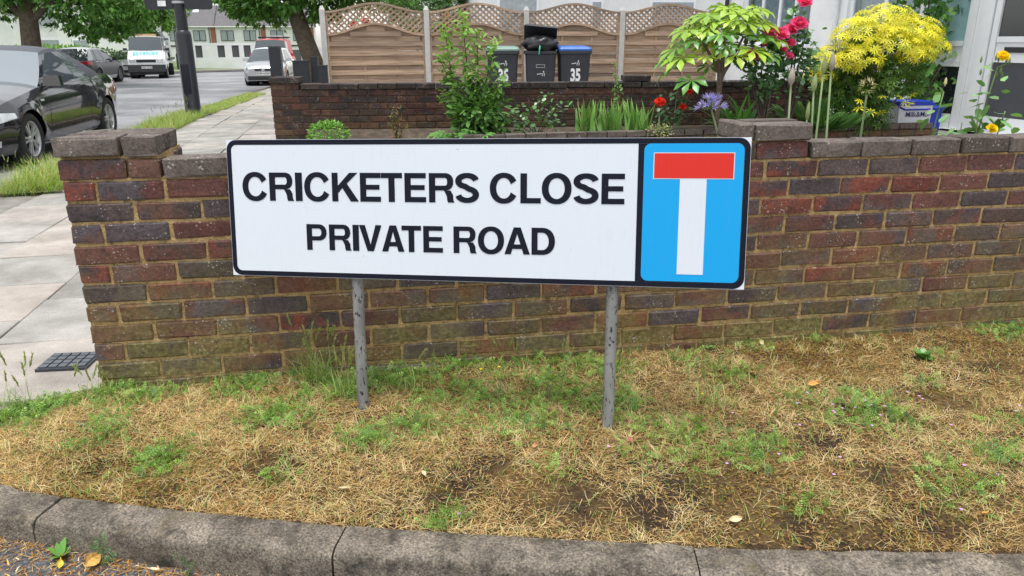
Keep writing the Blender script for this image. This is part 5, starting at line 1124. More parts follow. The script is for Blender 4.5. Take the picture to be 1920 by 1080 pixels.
def car(name, label, loc, rz, P, cat='car', scale=1.0):
    t = empty(name, loc, rz, label, cat); t.scale = (scale,)*3
    Ln, sa_, sr, rw = P['L'], P['af'], P['ar'], P['rw']; ps = np.array(P['s']); X0 = Ln/2
    ip = lambda key: (lambda s: float(np.interp(s, ps, P[key])))
    hw, sill, belt, top = ip('hw'), ip('sill'), ip('belt'), ip('top')
    ra = rw*1.14
    def low(s):
        z = sill(s)
        for a in (sa_, sr):
            d = abs(s-a)
            if d < ra: z = max(z, rw+math.sqrt(max(0, ra*ra-d*d))*1.0-.01)
        return z
    def yy(s, z):
        f = (z-sill(s))/max(.05, belt(s)-sill(s)); f = min(1, max(0, f))
        pr = np.interp(f, [0, .12, .3, .55, .72, .88, 1], [.90, .955, .985, 1.0, .995, .965, .90]); fl = 0
        for a in (sa_, sr):
            d = math.hypot(s-a, z-rw)
            if d < ra+.12: fl = max(fl, .018*(1-max(0, d-ra)/.12))
        return hw(s)*pr+fl
    ss = sorted(set([round(v, 3) for v in np.linspace(0, Ln, 56)]+[round(a+ra*math.cos(q), 3) for a in (sa_, sr) for q in np.linspace(0, math.pi, 17)]))
    ss = [s for s in ss if 0 <= s <= Ln]
    def side(s, z, sg, off=0): return (X0-s, sg*(yy(s, z)+off), z)
    body = MB(); rows = np.linspace(0, 1, 10)
    for sg in (1, -1):
        G = [[side(s, low(s)+(belt(s)-low(s))*r, sg) for r in rows] for s in ss]
        body.grid(G if sg < 0 else [r[::-1] for r in G])
    G = []
    for s in ss:
        yb = yy(s, belt(s)); G.append([(X0-s, yb*q, belt(s)+(top(s)-belt(s))*(1-abs(q)**2.6)) for q in np.linspace(-1, 1, 13)])
    body.grid(G)
    for s, rev in ((0, 1), (Ln, 0)):
        col = [side(s, low(s)+(belt(s)-low(s))*r, 1) for r in rows]; g2 = [[(x, y*q, z) for q in np.linspace(-1, 1, 7)] for x, y, z in col]; body.grid(g2 if rev else [r[::-1] for r in g2])
        gt = [(X0-s, yy(s, belt(s))*q, belt(s)+(top(s)-belt(s))*(1-abs(q)**2.6)) for q in np.linspace(-1, 1, 7)]; body.grid([[(X0-s, yy(s, belt(s))*q, belt(s)) for q in np.linspace(-1, 1, 7)], gt] if rev else [gt, [(X0-s, yy(s, belt(s))*q, belt(s)) for q in np.linspace(-1, 1, 7)]])
    body.build('body', P['paint'], t, smooth=True).data.set_sharp_from_angle(angle=R(38))
    MB().box((0, 0, .32), (Ln*.93, max(P['hw'])*1.6, .2)).build('underbody', TRIM, t)
    # greenhouse
    a0, a1, c1, c0 = P['gh']                       # s of screen base, screen top, rear top, rear base
    H, hr = P['H'], P['hr']; nb = 14
    roofz = lambda s: H-.05*((s-(a1+c1)/2)/((c1-a1)/2+.01))**2
    def gp(p, v, sg, off=0):
        s = (a0+(c0-a0)*p)*(1-v)+(a1+(c1-a1)*p)*v; zb = belt(s if v < .5 else min(max(s, a0), c0))-.01; zt = roofz(a1+(c1-a1)*p)-.035; f = math.sin(v*math.pi/2)**1.0
        y0 = yy(a0+(c0-a0)*p, belt(a0+(c0-a0)*p))-.02; y = y0+(hr-y0)*v**1.35; return (X0-s, sg*(y+off), zb+(zt-zb)*v)
    splits = P.get('win', [(.1, .48), (.52, .88)])
    roofm = P.get('roofm', P['paint'])
    for sg in (1, -1):
        def pan(nm, p0, p1, v0, v1, mat, n=10, off=0):
            G = [[gp(p0+(p1-p0)*i/n, v0+(v1-v0)*j/6, sg, off) for j in range(7)] for i in range(n+1)]; return MB().grid(G if sg < 0 else [r[::-1] for r in G]).build(nm, mat, t, smooth=True)
        pan('roof_rail', 0, 1, .9, 1, roofm); prev = 0
        for w0, w1 in splits:
            pan('pillar', prev, w0, 0, .9, P['paint'] if prev == 0 else (roofm if P.get('soft') else TRIM), 4); pan('side_window', w0, w1, .0, .9, CGLASS); prev = w1
        pan('pillar', prev, 1, 0, .9, roofm, 5)
    def cross(p, v0, v1, nm, mat, bow, n=6, w=1.0, rev=False):
        G = []
        for j in range(n+1):
            v = v0+(v1-v0)*j/n; L_ = Vector(gp(p, v, 1)); q = [Vector((L_.x+bow*(1-(k/6-1)**2)*1.0, L_.y*(1-k/6)*w, L_.z+.035*v*(1-(k/6-1)**2))) for k in range(13)]; G.append([tuple(a) for a in q])
        return MB().grid(G if not rev else [r[::-1] for r in G]).build(nm, mat, t, smooth=True)
    cross(0, 0, 1, 'windscreen', P.get('wsm', CGLASS), .10); cross(1, 0, 1, 'rear_screen', P.get('rearm', CGLASS), -.06, rev=True)
    G = []
    for i in range(13):
        s_ = i/12; b = Vector(gp(s_, 1, 1)); bw = .10*(1-s_)-.06*s_; e = max(0, 1-s_*8)+max(0, 1-(1-s_)*8)
        G.append([(b.x+bw*(1-(k/6-1)**2)*min(1, e), b.y*(1-k/6), b.z+.035*(1-(k/6-1)**2)+(.012*(1-e) if 0 < i < 12 else 0)*(1-(k/6-1)**4)) for k in range(13)])
    MB().grid(G[::-1] if False else [r for r in G]).build('roof', roofm, t, smooth=True)
    # wheels
    tw = .105
    for a in (sa_, sr):
        if a < 0: continue
        for sg in (1, -1):
            yc = sg*(yy(a, rw*2.2)-tw-.01); w_ = MB().lathe([(rw*.66, -tw*.9), (rw*.9, -tw), (rw*.985, -tw*.8), (rw, 0), (rw*.985, tw*.8), (rw*.9, tw), (rw*.68, tw*.93), (rw*.66, tw*.6)], 36, 'Y', (X0-a, yc, rw)).build('wheel', TYRE, t, smooth=True)
            ro = yc+sg*tw*.62; rm = MB().lathe([(rw*.67, -.02), (rw*.69, .028), (rw*.64, .02), (rw*.60, -.03)], 36, 'Y', (X0-a, ro, rw)); ns = P.get('spokes', 5)
            rm.lathe([(0, .012), (.04, .014), (.055, .0)], 14, 'Y', (X0-a, ro+ (0 if sg > 0 else 0), rw))
            for k in range(ns):
                an = 2*math.pi*k/ns
                for dd in ((-.12, .12) if P.get('twin') else (0,)):
                    d1 = Vector((math.cos(an+dd*.5), 0, math.sin(an+dd*.5))); d2 = Vector((math.cos(an+dd*1.6), 0, math.sin(an+dd*1.6))); sdv = Vector((-math.sin(an), 0, math.cos(an))); ww = .011 if P.get('twin') else .025
                    c_ = Vector((X0-a, ro, rw)); p1, p2 = c_+d1*.035, c_+d2*rw*.66; oy = Vector((0, sg*.014, 0))
                    rm.add([p1-sdv*ww+oy, p1+sdv*ww+oy, p2+sdv*ww*1.3+oy, p2-sdv*ww*1.3+oy, p1-sdv*ww-oy, p1+sdv*ww-oy, p2+sdv*ww*1.3-oy, p2-sdv*ww*1.3-oy], [(0, 1, 2, 3), (7, 6, 5, 4), (0, 3, 7, 4), (1, 5, 6, 2)])
            rm.build('rim', RIM, w_, smooth=False); MB().lathe([(0, -.05), (rw*.64, -.05)], 24, 'Y', (X0-a, yc+sg*.03, rw)).build('brake_disc', TRIM, w_)
            MB().lathe([(0, 0), (ra*.99, 0), (ra*.99, -sg*.25)], 28, 'Y', (X0-a, yc-sg*.12, rw)).build('wheel_arch', TRIM, t)
    def patch(nm, s0, s1, z0, z1, mat, sg=1, off=.004, n=8, par=t, zf=None):
        G = []
        for i in range(n+1):
            s = s0+(s1-s0)*i/n; za, zb = (z0, z1) if zf is None else zf(i/n); G.append([side(s, za+(zb-za)*j/4, sg, off) for j in range(5)])
        return MB().grid(G if sg < 0 else [r[::-1] for r in G]).build(nm, mat, par, smooth=True)
    def front(nm, y0, y1, z0, z1, mat, s=0, off=.006, rearside=False, th=.012):
        x = X0-s+off if not rearside else -X0-off
        return MB().box((x, (y0+y1)/2, (z0+z1)/2), (th, abs(y1-y0), z1-z0)).build(nm, mat, t)
    P['detail'](t, dict(patch=patch, front=front, side=side, X0=X0, gp=gp, yy=yy, belt=belt, sill=sill))
    return t
def plate(t, x, z, txt, rear=False, y=0):
    p = MB().box((x, y, z), (.012, .52, .11)).build('number_plate', PLATEW, t); link('plate_text', text_mesh(txt, .1, DARKP, .002), p, loc=(x+(.0075 if not rear else -.0075), y, z), rot=(math.pi/2, 0, math.pi/2 if not rear else -math.pi/2)); return p
def mirrors(t, K, s, mat, z=None, out=.17):
    for sg in (1, -1):
        x, y, zz = K['side'](s, K['belt'](s), sg); zz = (z or zz)+.07; MB().box((x, y+sg*out*.75, zz), (.1, .22, .13), taper=.85).build('mirror', mat, t); MB().box((x, y+sg*.04, zz-.05), (.05, .1, .04)).build('mirror_arm', TRIM, t)
def handles(t, K, ss, mat):
    for sg in (1, -1):
        for s in ss: x, y, z = K['side'](s, K['belt'](s)-.09, sg, .014); MB().box((x, y, z), (.17, .022, .026)).build('door_handle', mat, t)
def seams(t, K, ss, zlo=.32):
    for sg in (1, -1):
        for s in ss: K['patch']('door_seam', s, s+.008, zlo, K['belt'](s)-.01, TRIM, sg, .003, 1)
BLACKCAR = paint('black_car_paint', (.012, .013, .016), .12); FABRIC = plain('soft_top', (.07, .075, .09), .8, var=.1)
def bmw_detail(t, K):
    for sg in (1, -1):
        K['patch']('headlight', .06, .46, .55, .70, LAMP, sg, .006, 8, zf=lambda u: (.545+.05*u, .685-.0*u+(-.03*u)))
        K['patch']('fog_lamp', .06, .17, .29, .36, LAMP, sg, .005, 4); K['patch']('tail_lamp', 4.12, 4.33, .68, .86, TAIL, sg, .005, 5); K['patch']('side_repeater', 1.18, 1.28, .74, .765, LAMP, sg, .005, 2)
        K['patch']('sill_trim', 1.15, 3.05, .21, .225, CHROME, sg, .006, 8); K['patch']('window_trim', 1.5, 3.55, .92, .935, BLACKCAR, sg, .006, 8)
        K['front']('grille', sg*.03, sg*.23, .52, .66, TRIM)
    K['front']('bumper_intake', -.5, .5, .25, .38, TRIM); mirrors(t, K, 1.5, BLACKCAR); handles(t, K, [2.62], BLACKCAR); seams(t, K, [1.38, 2.78]); MB().box((K['X0']+.012, 0, .44), (.012, .52, .11)).build('number_plate', PLATEW, t)
    a = Vector(K['gp'](0, .04, 1)); MB().tube([(a.x+.1, -.5, a.z+.02), (a.x+.09, .1, a.z+.025), (a.x+.05, .55, a.z+.02)], .012, 6).build('wiper', TRIM, t)
BMW = dict(L=4.36, af=.78, ar=3.44, rw=.318, H=1.40, hr=.55, s=[0, .06, .2, .5, .8, 1.3, 2, 3, 3.5, 4.0, 4.25, 4.36], hw=[.62, .70, .79, .855, .87, .865, .865, .87, .87, .83, .77, .70], sill=[.2, .19, .18, .18, .19, .19, .19, .2, .22, .26, .3, .34],
           belt=[.56, .64, .72, .79, .835, .90, .925, .955, .965, .955, .93, .88], top=[.60, .69, .77, .85, .90, .985, 1.0, 1.02, 1.02, 1.0, .97, .90], gh=(1.36, 2.10, 2.9, 3.66), paint=BLACKCAR, roofm=FABRIC, rearm=FABRIC, soft=True, wsm=WSG, win=[(.075, .56), (.575, .78)], spokes=5, twin=True, detail=bmw_detail)
car('parked_car', 'black convertible with dark fabric roof parked at the left edge', (-6.98, 10.62, zr(10.6)), math.atan2(-.988, .156), BMW)
def suv_detail(t, K):
    for sg in (1, -1):
        K['patch']('tail_lamp', 3.93, 4.22, .86, 1.0, TAIL, sg, .006, 5); K['front']('tail_lamp', sg*.5, sg*.76, .88, 1.0, TAIL, rearside=True); K['patch']('headlight', .05, .4, .72, .82, LAMP, sg); K['patch']('sill_cladding', 1.3, 2.95, .22, .36, CHROME, sg, .01, 6); K['patch']('roof_bar', 1.6, 3.6, .97, .985, CHROME, sg, .01, 6)
    K['front']('rear_bumper', -.78, .78, .32, .5, TRIM, rearside=True); mirrors(t, K, 1.45, TRIM); handles(t, K, [2.2, 3.1], CHROME); seams(t, K, [1.35, 2.35, 3.2]); MB().box((-K['X0']-.01, 0, .74), (.012, .52, .11)).build('number_plate', PLATEW, t)
SUV = dict(L=4.25, af=.85, ar=3.45, rw=.35, H=1.57, hr=.60, s=[0, .08, .3, .8, 1.3, 2, 3, 3.6, 4.1, 4.25], hw=[.66, .78, .87, .905, .905, .905, .905, .90, .84, .78], sill=[.3, .26, .24, .24, .24, .24, .25, .27, .32, .36], belt=[.72, .82, .9, .95, .98, 1.0, 1.02, 1.04, 1.02, .98], top=[.78, .88, .98, 1.03, 1.07, 1.05, 1.05, 1.07, 1.05, 1.0], gh=(1.22, 1.95, 3.62, 4.12), paint=plain('dark_grey_paint', (.022, .023, .028), .35, var=.05), win=[(.08, .40), (.43, .70), (.73, .84)], roofm=paint('silver_roof', (.35, .36, .38), .3), spokes=5, detail=suv_detail)
car('parked_suv', 'dark grey crossover with silver roof parked beyond the black convertible', (-19.2, 35.4, zr(35.5)), R(98), SUV)
def hatch_detail(col):
    def f(t, K):
        for sg in (1, -1): K['patch']('headlight', .05, .55, .68, .84, LAMP, sg, .006, 6, zf=lambda u: (.66+.10*u, .80+.08*u)); K['patch']('tail_lamp', 3.7, 3.88, .8, 1.05, TAIL, sg, .005, 4)
        K['front']('grille', -.33, .33, .62, .70, TRIM); K['front']('badge', -.06, .06, .63, .69, CHROME, off=.014); K['front']('bumper_intake', -.62, .62, .26, .42, TRIM); mirrors(t, K, 1.25, col); handles(t, K, [2.0, 2.9], col); seams(t, K, [1.15, 2.1, 3.0]); plate(t, K['X0']+.012, .52, 'EY09 AOW')
    return f
SILV = paint('silver_car_paint', (.42, .43, .45), .25, .5); WHTC = paint('white_car_paint', (.7, .71, .72), .25)
def hatch(p, H=1.52): return dict(L=3.9, af=.75, ar=3.22, rw=.30, H=H, hr=.56, s=[0, .08, .3, .7, 1.1, 2, 3, 3.6, 3.9], hw=[.62, .74, .81, .845, .85, .85, .85, .83, .76], sill=[.24, .2, .19, .19, .19, .19, .2, .24, .32], belt=[.68, .76, .85, .92, .96, .98, 1.0, 1.02, 1.0], top=[.74, .82, .93, 1.0, 1.02, 1.0, 1.0, 1.02, 1.0], gh=(.72, 1.62, 3.2, 3.78), paint=p, win=[(.10, .2), (.23, .52), (.55, .85)], detail=hatch_detail(p))
car('parked_hatchback', 'silver hatchback facing the camera partly hidden by a black gate post', (-10.35, 33.5, zr(33.5)), R(-82), hatch(SILV))
car('parked_car', 'white car mostly hidden between the crossover and the recovery truck', (-23.0, 46.5, zr(46)), R(-60), hatch(WHTC, 1.45))
REDP = plain('red_van_paint', (.5, .02, .03), .4, var=.05)
def van_detail(t, K):
    for sg in (1, -1): K['patch']('headlight', .05, .4, .8, .95, LAMP, sg)
    mirrors(t, K, 1.2, REDP, 1.15); handles(t, K, [1.9], TRIM); seams(t, K, [1.1, 2.1])
    for s in (.2, .9, 1.6): MB().box((.1-s, 0, 2.05), (.05, 1.4, .05)).build('roof_bar', TRIM, t)
    for sg in (-.6, .6): MB().box((-.6, sg, 2.01), (2.0, .05, .04)).build('roof_rail', TRIM, t)
    MB().box((-.5, .1, 2.1), (1.9, .5, .05)).build('ladder', CHROME, t)
REDV = dict(L=4.3, af=.8, ar=3.5, rw=.31, H=1.98, hr=.66, s=[0, .08, .3, .8, 1.2, 2, 3, 4, 4.3], hw=[.66, .78, .86, .89, .9, .9, .9, .89, .85], sill=[.28, .24, .22, .22, .22, .22, .22, .26, .3], belt=[.8, .9, 1.0, 1.08, 1.1, 1.12, 1.12, 1.12, 1.1], top=[.86, .97, 1.08, 1.14, 1.15, 1.14, 1.14, 1.14, 1.12], gh=(.62, 1.12, 4.0, 4.25), paint=REDP, win=[(.08, .3)], detail=van_detail)
car('parked_van', 'red van with roof bars and ladder behind the silver hatchback', (-11.95, 39.4, zr(39.4)), R(-80), REDV, 'van')
# recovery truck
def truck_detail(t, K):
    X0 = K['X0']
    for sg in (1, -1): K['front']('headlight', sg*.52, sg*.84, .86, 1.02, LAMP); K['patch']('headlight_side', .02, .2, .87, 1.01, LAMP, sg)
    K['front']('grille', -.48, .48, .86, 1.0, TRIM); K['front']('bumper', -.93, .93, .38, .74, plain('grey_bumper', (.035, .037, .04), .7), th=.09); plate(t, X0+.06, .6, 'EF06 WHN')
    mirrors(t, K, 1.05, TRIM, 1.45, .25); handles(t, K, [1.85], TRIM); seams(t, K, [.85, 2.0]); BL_ = plain('blue_letters', (.02, .36, .68), .5)
    x, w_ = -.62, .14
    for ch in 'RECOVERY':
        me = glyph_mesh(ch, x, x+w_ if ch != 'I' else x+.04, 0, .27, 0, BL_); link('letter', me, t, loc=(X0-.13, 0, 1.235), rot=(R(43), 0, R(90))); x += w_+.018
    bd = MB().box((X0-4.5, 0, .95), (4.4, 2.1, .12)).build('flatbed', TRIM, t); MB().box((X0-4.3, 0, .72), (4.6, .9, .3)).build('chassis', TRIM, t); MB().box((X0-2.4, 0, 1.35), (.08, 1.9, .7)).build('headboard', CHROME, t); MB().box((X0-2.62, .75, 1.25), (.25, .3, .4)).build('winch_box', plain('blue_box', (.02, .08, .45), .5), t)
    MB().box((X0-1.55, 0, 2.27), (.2, 1.1, .1)).build('beacon_bar', plain('beacon', (.5, .35, .2), .4), t)
    for s in (4.1,):
        for sg in (1, -1): MB().lathe([(0, -.22), (.33, -.22), (.35, -.12), (.35, .12), (.33, .22), (0, .22)], 28, 'Y', (X0-s-.9, sg*.78, .35)).build('twin_wheel', TYRE, t, smooth=True)
TRUCK = dict(L=2.5, af=.85, ar=12., rw=.35, H=2.22, hr=.78, s=[0, .06, .25, .6, .9, 1.6, 2.5], hw=[.80, .88, .93, .95, .96, .96, .96], sill=[.45, .42, .4, .4, .4, .4, .42], belt=[1.02, 1.1, 1.25, 1.44, 1.48, 1.48, 1.48], top=[1.04, 1.13, 1.30, 1.48, 1.53, 1.5, 1.5], gh=(.62, 1.04, 2.38, 2.48), paint=paint('white_truck_paint', (.72, .73, .74), .3), win=[(.10, .78)], detail=truck_detail)
TRUCK_AT = Vector((-20.0, 43.0, zr(43))); TRUCK_H = R(-70)
_ar = TRUCK['ar']; TRUCK['ar'] = -5.0
tk = car('recovery_truck', 'white recovery truck with blue RECOVERY lettering facing the camera', TRUCK_AT, TRUCK_H, TRUCK, 'truck')
for o in list(tk.children):
    if o.name.startswith(('wheel', 'wheel_arch')) and False: pass
hd_ = Vector((math.cos(TRUCK_H), math.sin(TRUCK_H), 0))
car('carried_car', 'silver blue hatchback carried on the bed of the recovery truck', TRUCK_AT-hd_*3.4+Vector((0, 0, 1.02)), TRUCK_H, hatch(paint('blue_silver_paint', (.3, .34, .4), .3, .4)))
# ---------------------------------------------------------------- lamp post and street furniture
BPOLE = plain('black_post_paint', (.012, .014, .022), .35, var=.15)
t = empty('lamp_post', (-5.72, 13.75, 0), 0, 'thick black lamp post standing in the roadside grass', 'lamp post')
MB().lathe([(.145, -.1), (.145, .02), (.135, .05), (.135, 1.38), (.125, 1.43), (.10, 1.46)], 20).build('base', BPOLE, t, smooth=True).data.set_sharp_from_angle(angle=R(40)); MB().lathe([(.098, 1.45), (.092, 3.0), (.07, 6.0), (.05, 7.5)], 20).build('shaft', BPOLE, t, smooth=True); MB().box((.0, -.128, .65), (.13, .025, .5)).build('access_door', BPOLE, t)
for sx in (-.34, .34):
    MB().poly([(sx+x, -.03, z+2.10) for x, z in rrect(-.24, -.3, .24, .3, .06, 6)], .02, (0, 1, 0)).build('sign_plate', plain('sign_back_black', (.02, .022, .028), .5) if sx < 0 else bpy.data.materials['sign_back_black'], t)
MB().box((-.28, -.042, 1.9), (.14, .006, .09)).build('sticker', PRINT, t); MB().tube([(-.11, 0, 1.93), (.11, 0, 1.93)], .11, 16).build('clamp', ALU, t, rot=(0, 0, 0)) if False else MB().lathe([(.1, 1.9), (.112, 1.9), (.112, 1.94), (.1, 1.94)], 20).build('clamp', ALU, t)
MB().tube([(0, 0, 7.4), (0, -.3, 7.6), (-.0, -1.2, 7.7)], .04, 8).build('arm', BPOLE, t)
t = empty('lamp_post', (-26.6, 62.5, zp(62)), 0, 'slim dark lamp post in front of the far white houses', 'lamp post'); MB().lathe([(.22, 0), (.2, 1.2), (.12, 1.3), (.11, 5), (.07, 8)], 12).build('shaft', BPOLE, t, smooth=True); MB().tube([(0, 0, 7.9), (.6, -.4, 8.2)], .05, 8).build('arm', BPOLE, t)
for x, y, w_, h, lb in ((-4.22, 14.0, .20, 1.17, 'tall square black gate post in front of the silver hatchback'), (-3.86, 14.3, .27, .92, 'wide black gate post, second from the street'), (-3.66, 14.5, .13, .98, 'narrow black gate post between two others'), (-3.44, 14.2, .16, .84, 'short black gate post beside the concrete fence post')):
    t = empty('gate_post', (x, y, 0), .15, lb, 'gate post', 'black gate posts'); MB().box((0, 0, h/2), (w_, w_, h)).build('shaft', BPOLE, t); MB().box((0, 0, h+.012), (w_+.02, w_+.02, .02)).build('cap', BPOLE, t)
# ---------------------------------------------------------------- trees
def tree(name, x, y, z, label, trunk, limbs, blobs, n, leaf, cols, sz, seed=0):
    t = empty(name, (x, y, z), 0, label, 'tree'); pts, rad = trunk; MB().tube(pts, rad, 14).build('trunk', BARK2, t, smooth=True)
    for a, b, r in limbs:
        a, b = Vector(a), Vector(b); m = a.lerp(b, .5)+Vector((RNG.normal(0, .25), RNG.normal(0, .25), .2)); MB().tube([a.lerp(m, s)*(1-s)+m.lerp(b, s)*s for s in np.linspace(0, 1, 7)], list(np.linspace(r, r*.25, 7)), 8).build('limb', BARK2, t, smooth=True)
    Ps = []; Ds = []; tot = sum(b[3]**2 for b in blobs)
    for bx, by, bz, br in blobs:
        k = int(n*br*br/tot); nc = max(6, int(k/26)); cc, cd = cloud(nc, (bx, by, bz), (br, br, br*.8), shell=.45); idx = RNG.integers(0, nc, k); Ps.append(cc[idx]+RNG.normal(0, br*.13, (k, 3))*[1, 1, .6]); Ds.append(cd[idx])
    P = np.concatenate(Ps); d = np.concatenate(Ds); leaves(t, 'crown', leaf, P, d, sz, pal(len(P), cols, .2), LEAF, .8, .5); return t
BARK2 = plain('tree_bark', (.11, .085, .06), .95, var=.35, scale=9, bmp=.8, bscale=18)
TG = [(.045, .13, .02), (.07, .18, .03), (.10, .24, .04), (.16, .30, .06)]
tree('street_tree', -18.9, 31.0, zp(31), 'broad dark street tree with thick trunk behind the black convertible', ([(0, 0, 0), (-.05, 0, 1.2), (.05, 0, 2.4), (.1, 0, 4.5)], [.42, .36, .33, .26]), [((.0, 0, 2.2), (2.5, -.5, 4.2), .16), ((.05, 0, 2.3), (-2.2, .2, 4.5), .16), ((.1, 0, 3.5), (1.0, 1, 6.5), .15), ((.1, 0, 3), (.5, -2, 5), .14)],
     [(0, .3, 4.3, 2.3), (2.6, -.3, 3.4, 1.9), (-2.6, 0, 3.9, 2.0), (.5, -1.0, 5.0, 2.2), (1.5, 1.5, 5.0, 2.4), (4.2, .3, 3.3, 1.5), (-1, 1, 5.6, 2.4), (2.0, 1.0, 2.5, 1.1), (3.3, .6, 2.3, .9), (1.2, 1.2, 2.4, .9), (-1.8, .5, 2.6, .8), (4.8, 0, 2.7, .8)], 17000, T_MAPLE, TG, (.14, .26))
tree('street_tree', -21.6, 45.0, zp(45), 'lighter green young street tree above the recovery truck', ([(0, 0, 0), (.05, 0, 2), (0, 0, 4)], [.14, .12, .08]), [((0, 0, 2.2), (1.4, 0, 3.6), .07), ((0, 0, 2.4), (-1.2, 0, 3.9), .07)], [(0, 0, 3.7, 1.7), (1.5, 0, 3.1, 1.15), (-1.3, 0, 3.2, 1.3), (.3, 0, 5.2, 1.5), (.5, -.3, 2.3, .8), (2.3, 0, 3.2, .9), (-.8, 0, 2.2, .7), (3.0, 0, 4.0, .8)], 8500, T_MAPLE, [(.12, .28, .04), (.19, .38, .07), (.26, .46, .1), (.09, .22, .03)], (.13, .24))
tree('street_tree', -7.2, 27.5, zp(27), 'leaning street tree with dense crown beyond the fence end', ([(.35, 0, 0), (.25, 0, .7), (-.05, 0, 1.7), (-.4, .1, 2.8), (-.7, .2, 4.2)], [.40, .34, .30, .27, .2]), [((-.2, 0, 2.2), (-2.4, -.3, 3.4), .14), ((-.3, .1, 2.5), (1.6, .2, 4.0), .14), ((-.5, .1, 3.2), (-.4, -1.2, 5), .12)],
     [(-1.3, 0, 3.0, 1.3), (-2.1, -.2, 2.85, .8), (-.6, -.4, 3.2, 1.3), (.8, .3, 3.3, 1.35), (2.2, .3, 3.5, 1.3), (-.4, 0, 4.6, 2.1), (1.2, 0, 4.8, 1.9), (-1.2, -.8, 2.5, .8), (.3, .6, 2.7, .9), (3.2, .6, 3.2, 1.0)], 17000, T_MAPLE, TG, (.13, .23))
tree('conifer', -1.6, 26, .1, 'dark evergreen showing over the second fence panel', ([(0, 0, 0), (0, 0, 4)], [.15, .08]), [((0, 0, 1.5), (1, 0, 2.6), .05)], [(0, 0, 2.0, 1.3), (1.6, .3, 1.7, 1.2), (-1.2, 0, 2.0, 1.2), (.4, 0, 3.4, 1.1)], 6000, T_PIN4, [(.04, .11, .02), (.06, .15, .03), (.09, .2, .04)], (.2, .36))
tree('back_tree', -39, 112, zp(105)+1.5, 'pale green tree behind the far terrace roof', ([(0, 0, 0), (0, 0, 6)], [.3, .15]), [((0, 0, 3), (1, 0, 6), .1)], [(0, 0, 7, 2.6), (2, 0, 8, 2.2), (-2, 0, 8.4, 2.2)], 3500, T_MAPLE, [(.10, .2, .07), (.15, .26, .1)], (.25, .45))
# hedge and climbing roses seen through the lattice
t = empty('hedge', (-26.5, 44, zp(44)), .3, 'clipped bright green hedge behind the black convertible roof', 'hedge'); P, d = cloud(2600, (0, 0, 1.0), (4.5, .6, .55), shell=.8); leaves(t, 'foliage', T_OVAL, P, d, (.12, .22), pal(2600, [(.12, .26, .04), (.2, .36, .07)]))
t = plant('climbing_rose', -3.0, 15.9, .1, 'red flowered climber showing through the left lattice', 'shrub'); rose_leafy(t, [(-.2, 0, 1.6), (.2, 0, 1.55), (.6, 0, 1.5), (.0, 0, 1.3)], 220, sz=(.06, .1), low=.5, spread=.12)
for a, c in ((-.15, 1.5), (.0, 1.42), (.1, 1.55), (-.05, 1.35), (.2, 1.45)): bloom(t, (a, -.1, c), .08, [(.7, .03, .05), (.8, .08, .1)])
# ---------------------------------------------------------------- far terrace and other buildings
RENDER = plain('white_render', (.74, .75, .74), .8, var=.06, scale=1.5); SLATE = plain('grey_roof_tile', (.115, .11, .115), .8, var=.2, scale=4); REDB = plain('red_brick_far', (.3, .12, .07), .9, var=.2, scale=6); DKFR = plain('dark_window_frame', (.05, .055, .07), .5); FARG = plain('far_glass', (.30, .34, .36), .15, var=.2, spec=.8); GARG = plain('garage_door', (.09, .095, .10), .6)
def far_house(loc, rz, W_, label, windows, depth=8, eave=5.0, ridge=7.6, garage=None, gap=0):
    t = empty('terrace_house', loc, rz, label, 'house', 'white rendered terrace houses across the street')
    MB().box((W_/2, depth/2, eave/2), (W_, depth, eave)).build('wall', RENDER, t)
    r = MB(); r.add([(-.15, -.4, eave), (W_+.15, -.4, eave), (W_+.15, depth/2, ridge), (-.15, depth/2, ridge), (-.15, depth+.4, eave), (W_+.15, depth+.4, eave)], [(0, 1, 2, 3), (3, 2, 5, 4), (0, 3, 4), (1, 5, 2)]); rf = r.build('roof', SLATE, t)
    nr = 22
    for k in range(nr):                                            # tile courses as stepped strips
        f = (k+.5)/nr; y = -.4+(depth/2+.4)*f; z = eave+(ridge-eave)*f; a = math.atan2(ridge-eave, depth/2+.4); MB().box((W_/2, y, z+.03), (W_+.28, (depth/2+.4)/nr/math.cos(a)*.98, .03), Matrix.Rotation(a+.05, 3, 'X')).build('tile_course', SLATE, rf)
    for sx in W_*.3, W_*.6:
        f = .72; a = math.atan2(ridge-eave, depth/2+.4); o = MB().box((sx, -.4+(depth/2+.4)*f, eave+(ridge-eave)*f+.09), (.7, .9, .06), Matrix.Rotation(a, 3, 'X')).build('skylight', plain('skylight_glass', (.75, .78, .8), .2), rf)
    MB().box((W_/2, -.44, eave-.06), (W_+.3, .12, .14)).build('gutter', RENDER, t); MB().box((W_-.2, -.1, eave/2), (.5, .18, eave-.2)).build('brick_pier', REDB, t); MB().tube([(W_-.65, -.1, 0), (W_-.65, -.1, eave)], .05, 8).build('downpipe', DKFR, t); MB().box((W_/2, -.06, 2.62), (W_, .1, .18)).build('string_course', DKFR, t)
    for x0, x1, z0, z1 in windows:
        wn = MB().box(((x0+x1)/2, -.02, (z0+z1)/2), (x1-x0, .1, z1-z0)).build('window', DKFR, t); n = 2; w_ = (x1-x0)/n
        for k in range(n): MB().box((x0+w_*(k+.5), -.08, (z0+z1)/2), (w_-.13, .03, z1-z0-.16)).build('pane', FARG, wn)
    if garage: MB().box(((garage[0]+garage[1])/2, -.04, 1.05), (garage[1]-garage[0], .1, 2.1)).build('garage_door', GARG, t)
    return t
TA = R(12)
tdir = Vector((math.cos(TA), math.sin(TA), 0)); T0 = Vector((-49.6, 98.0, zp(100)-.1))
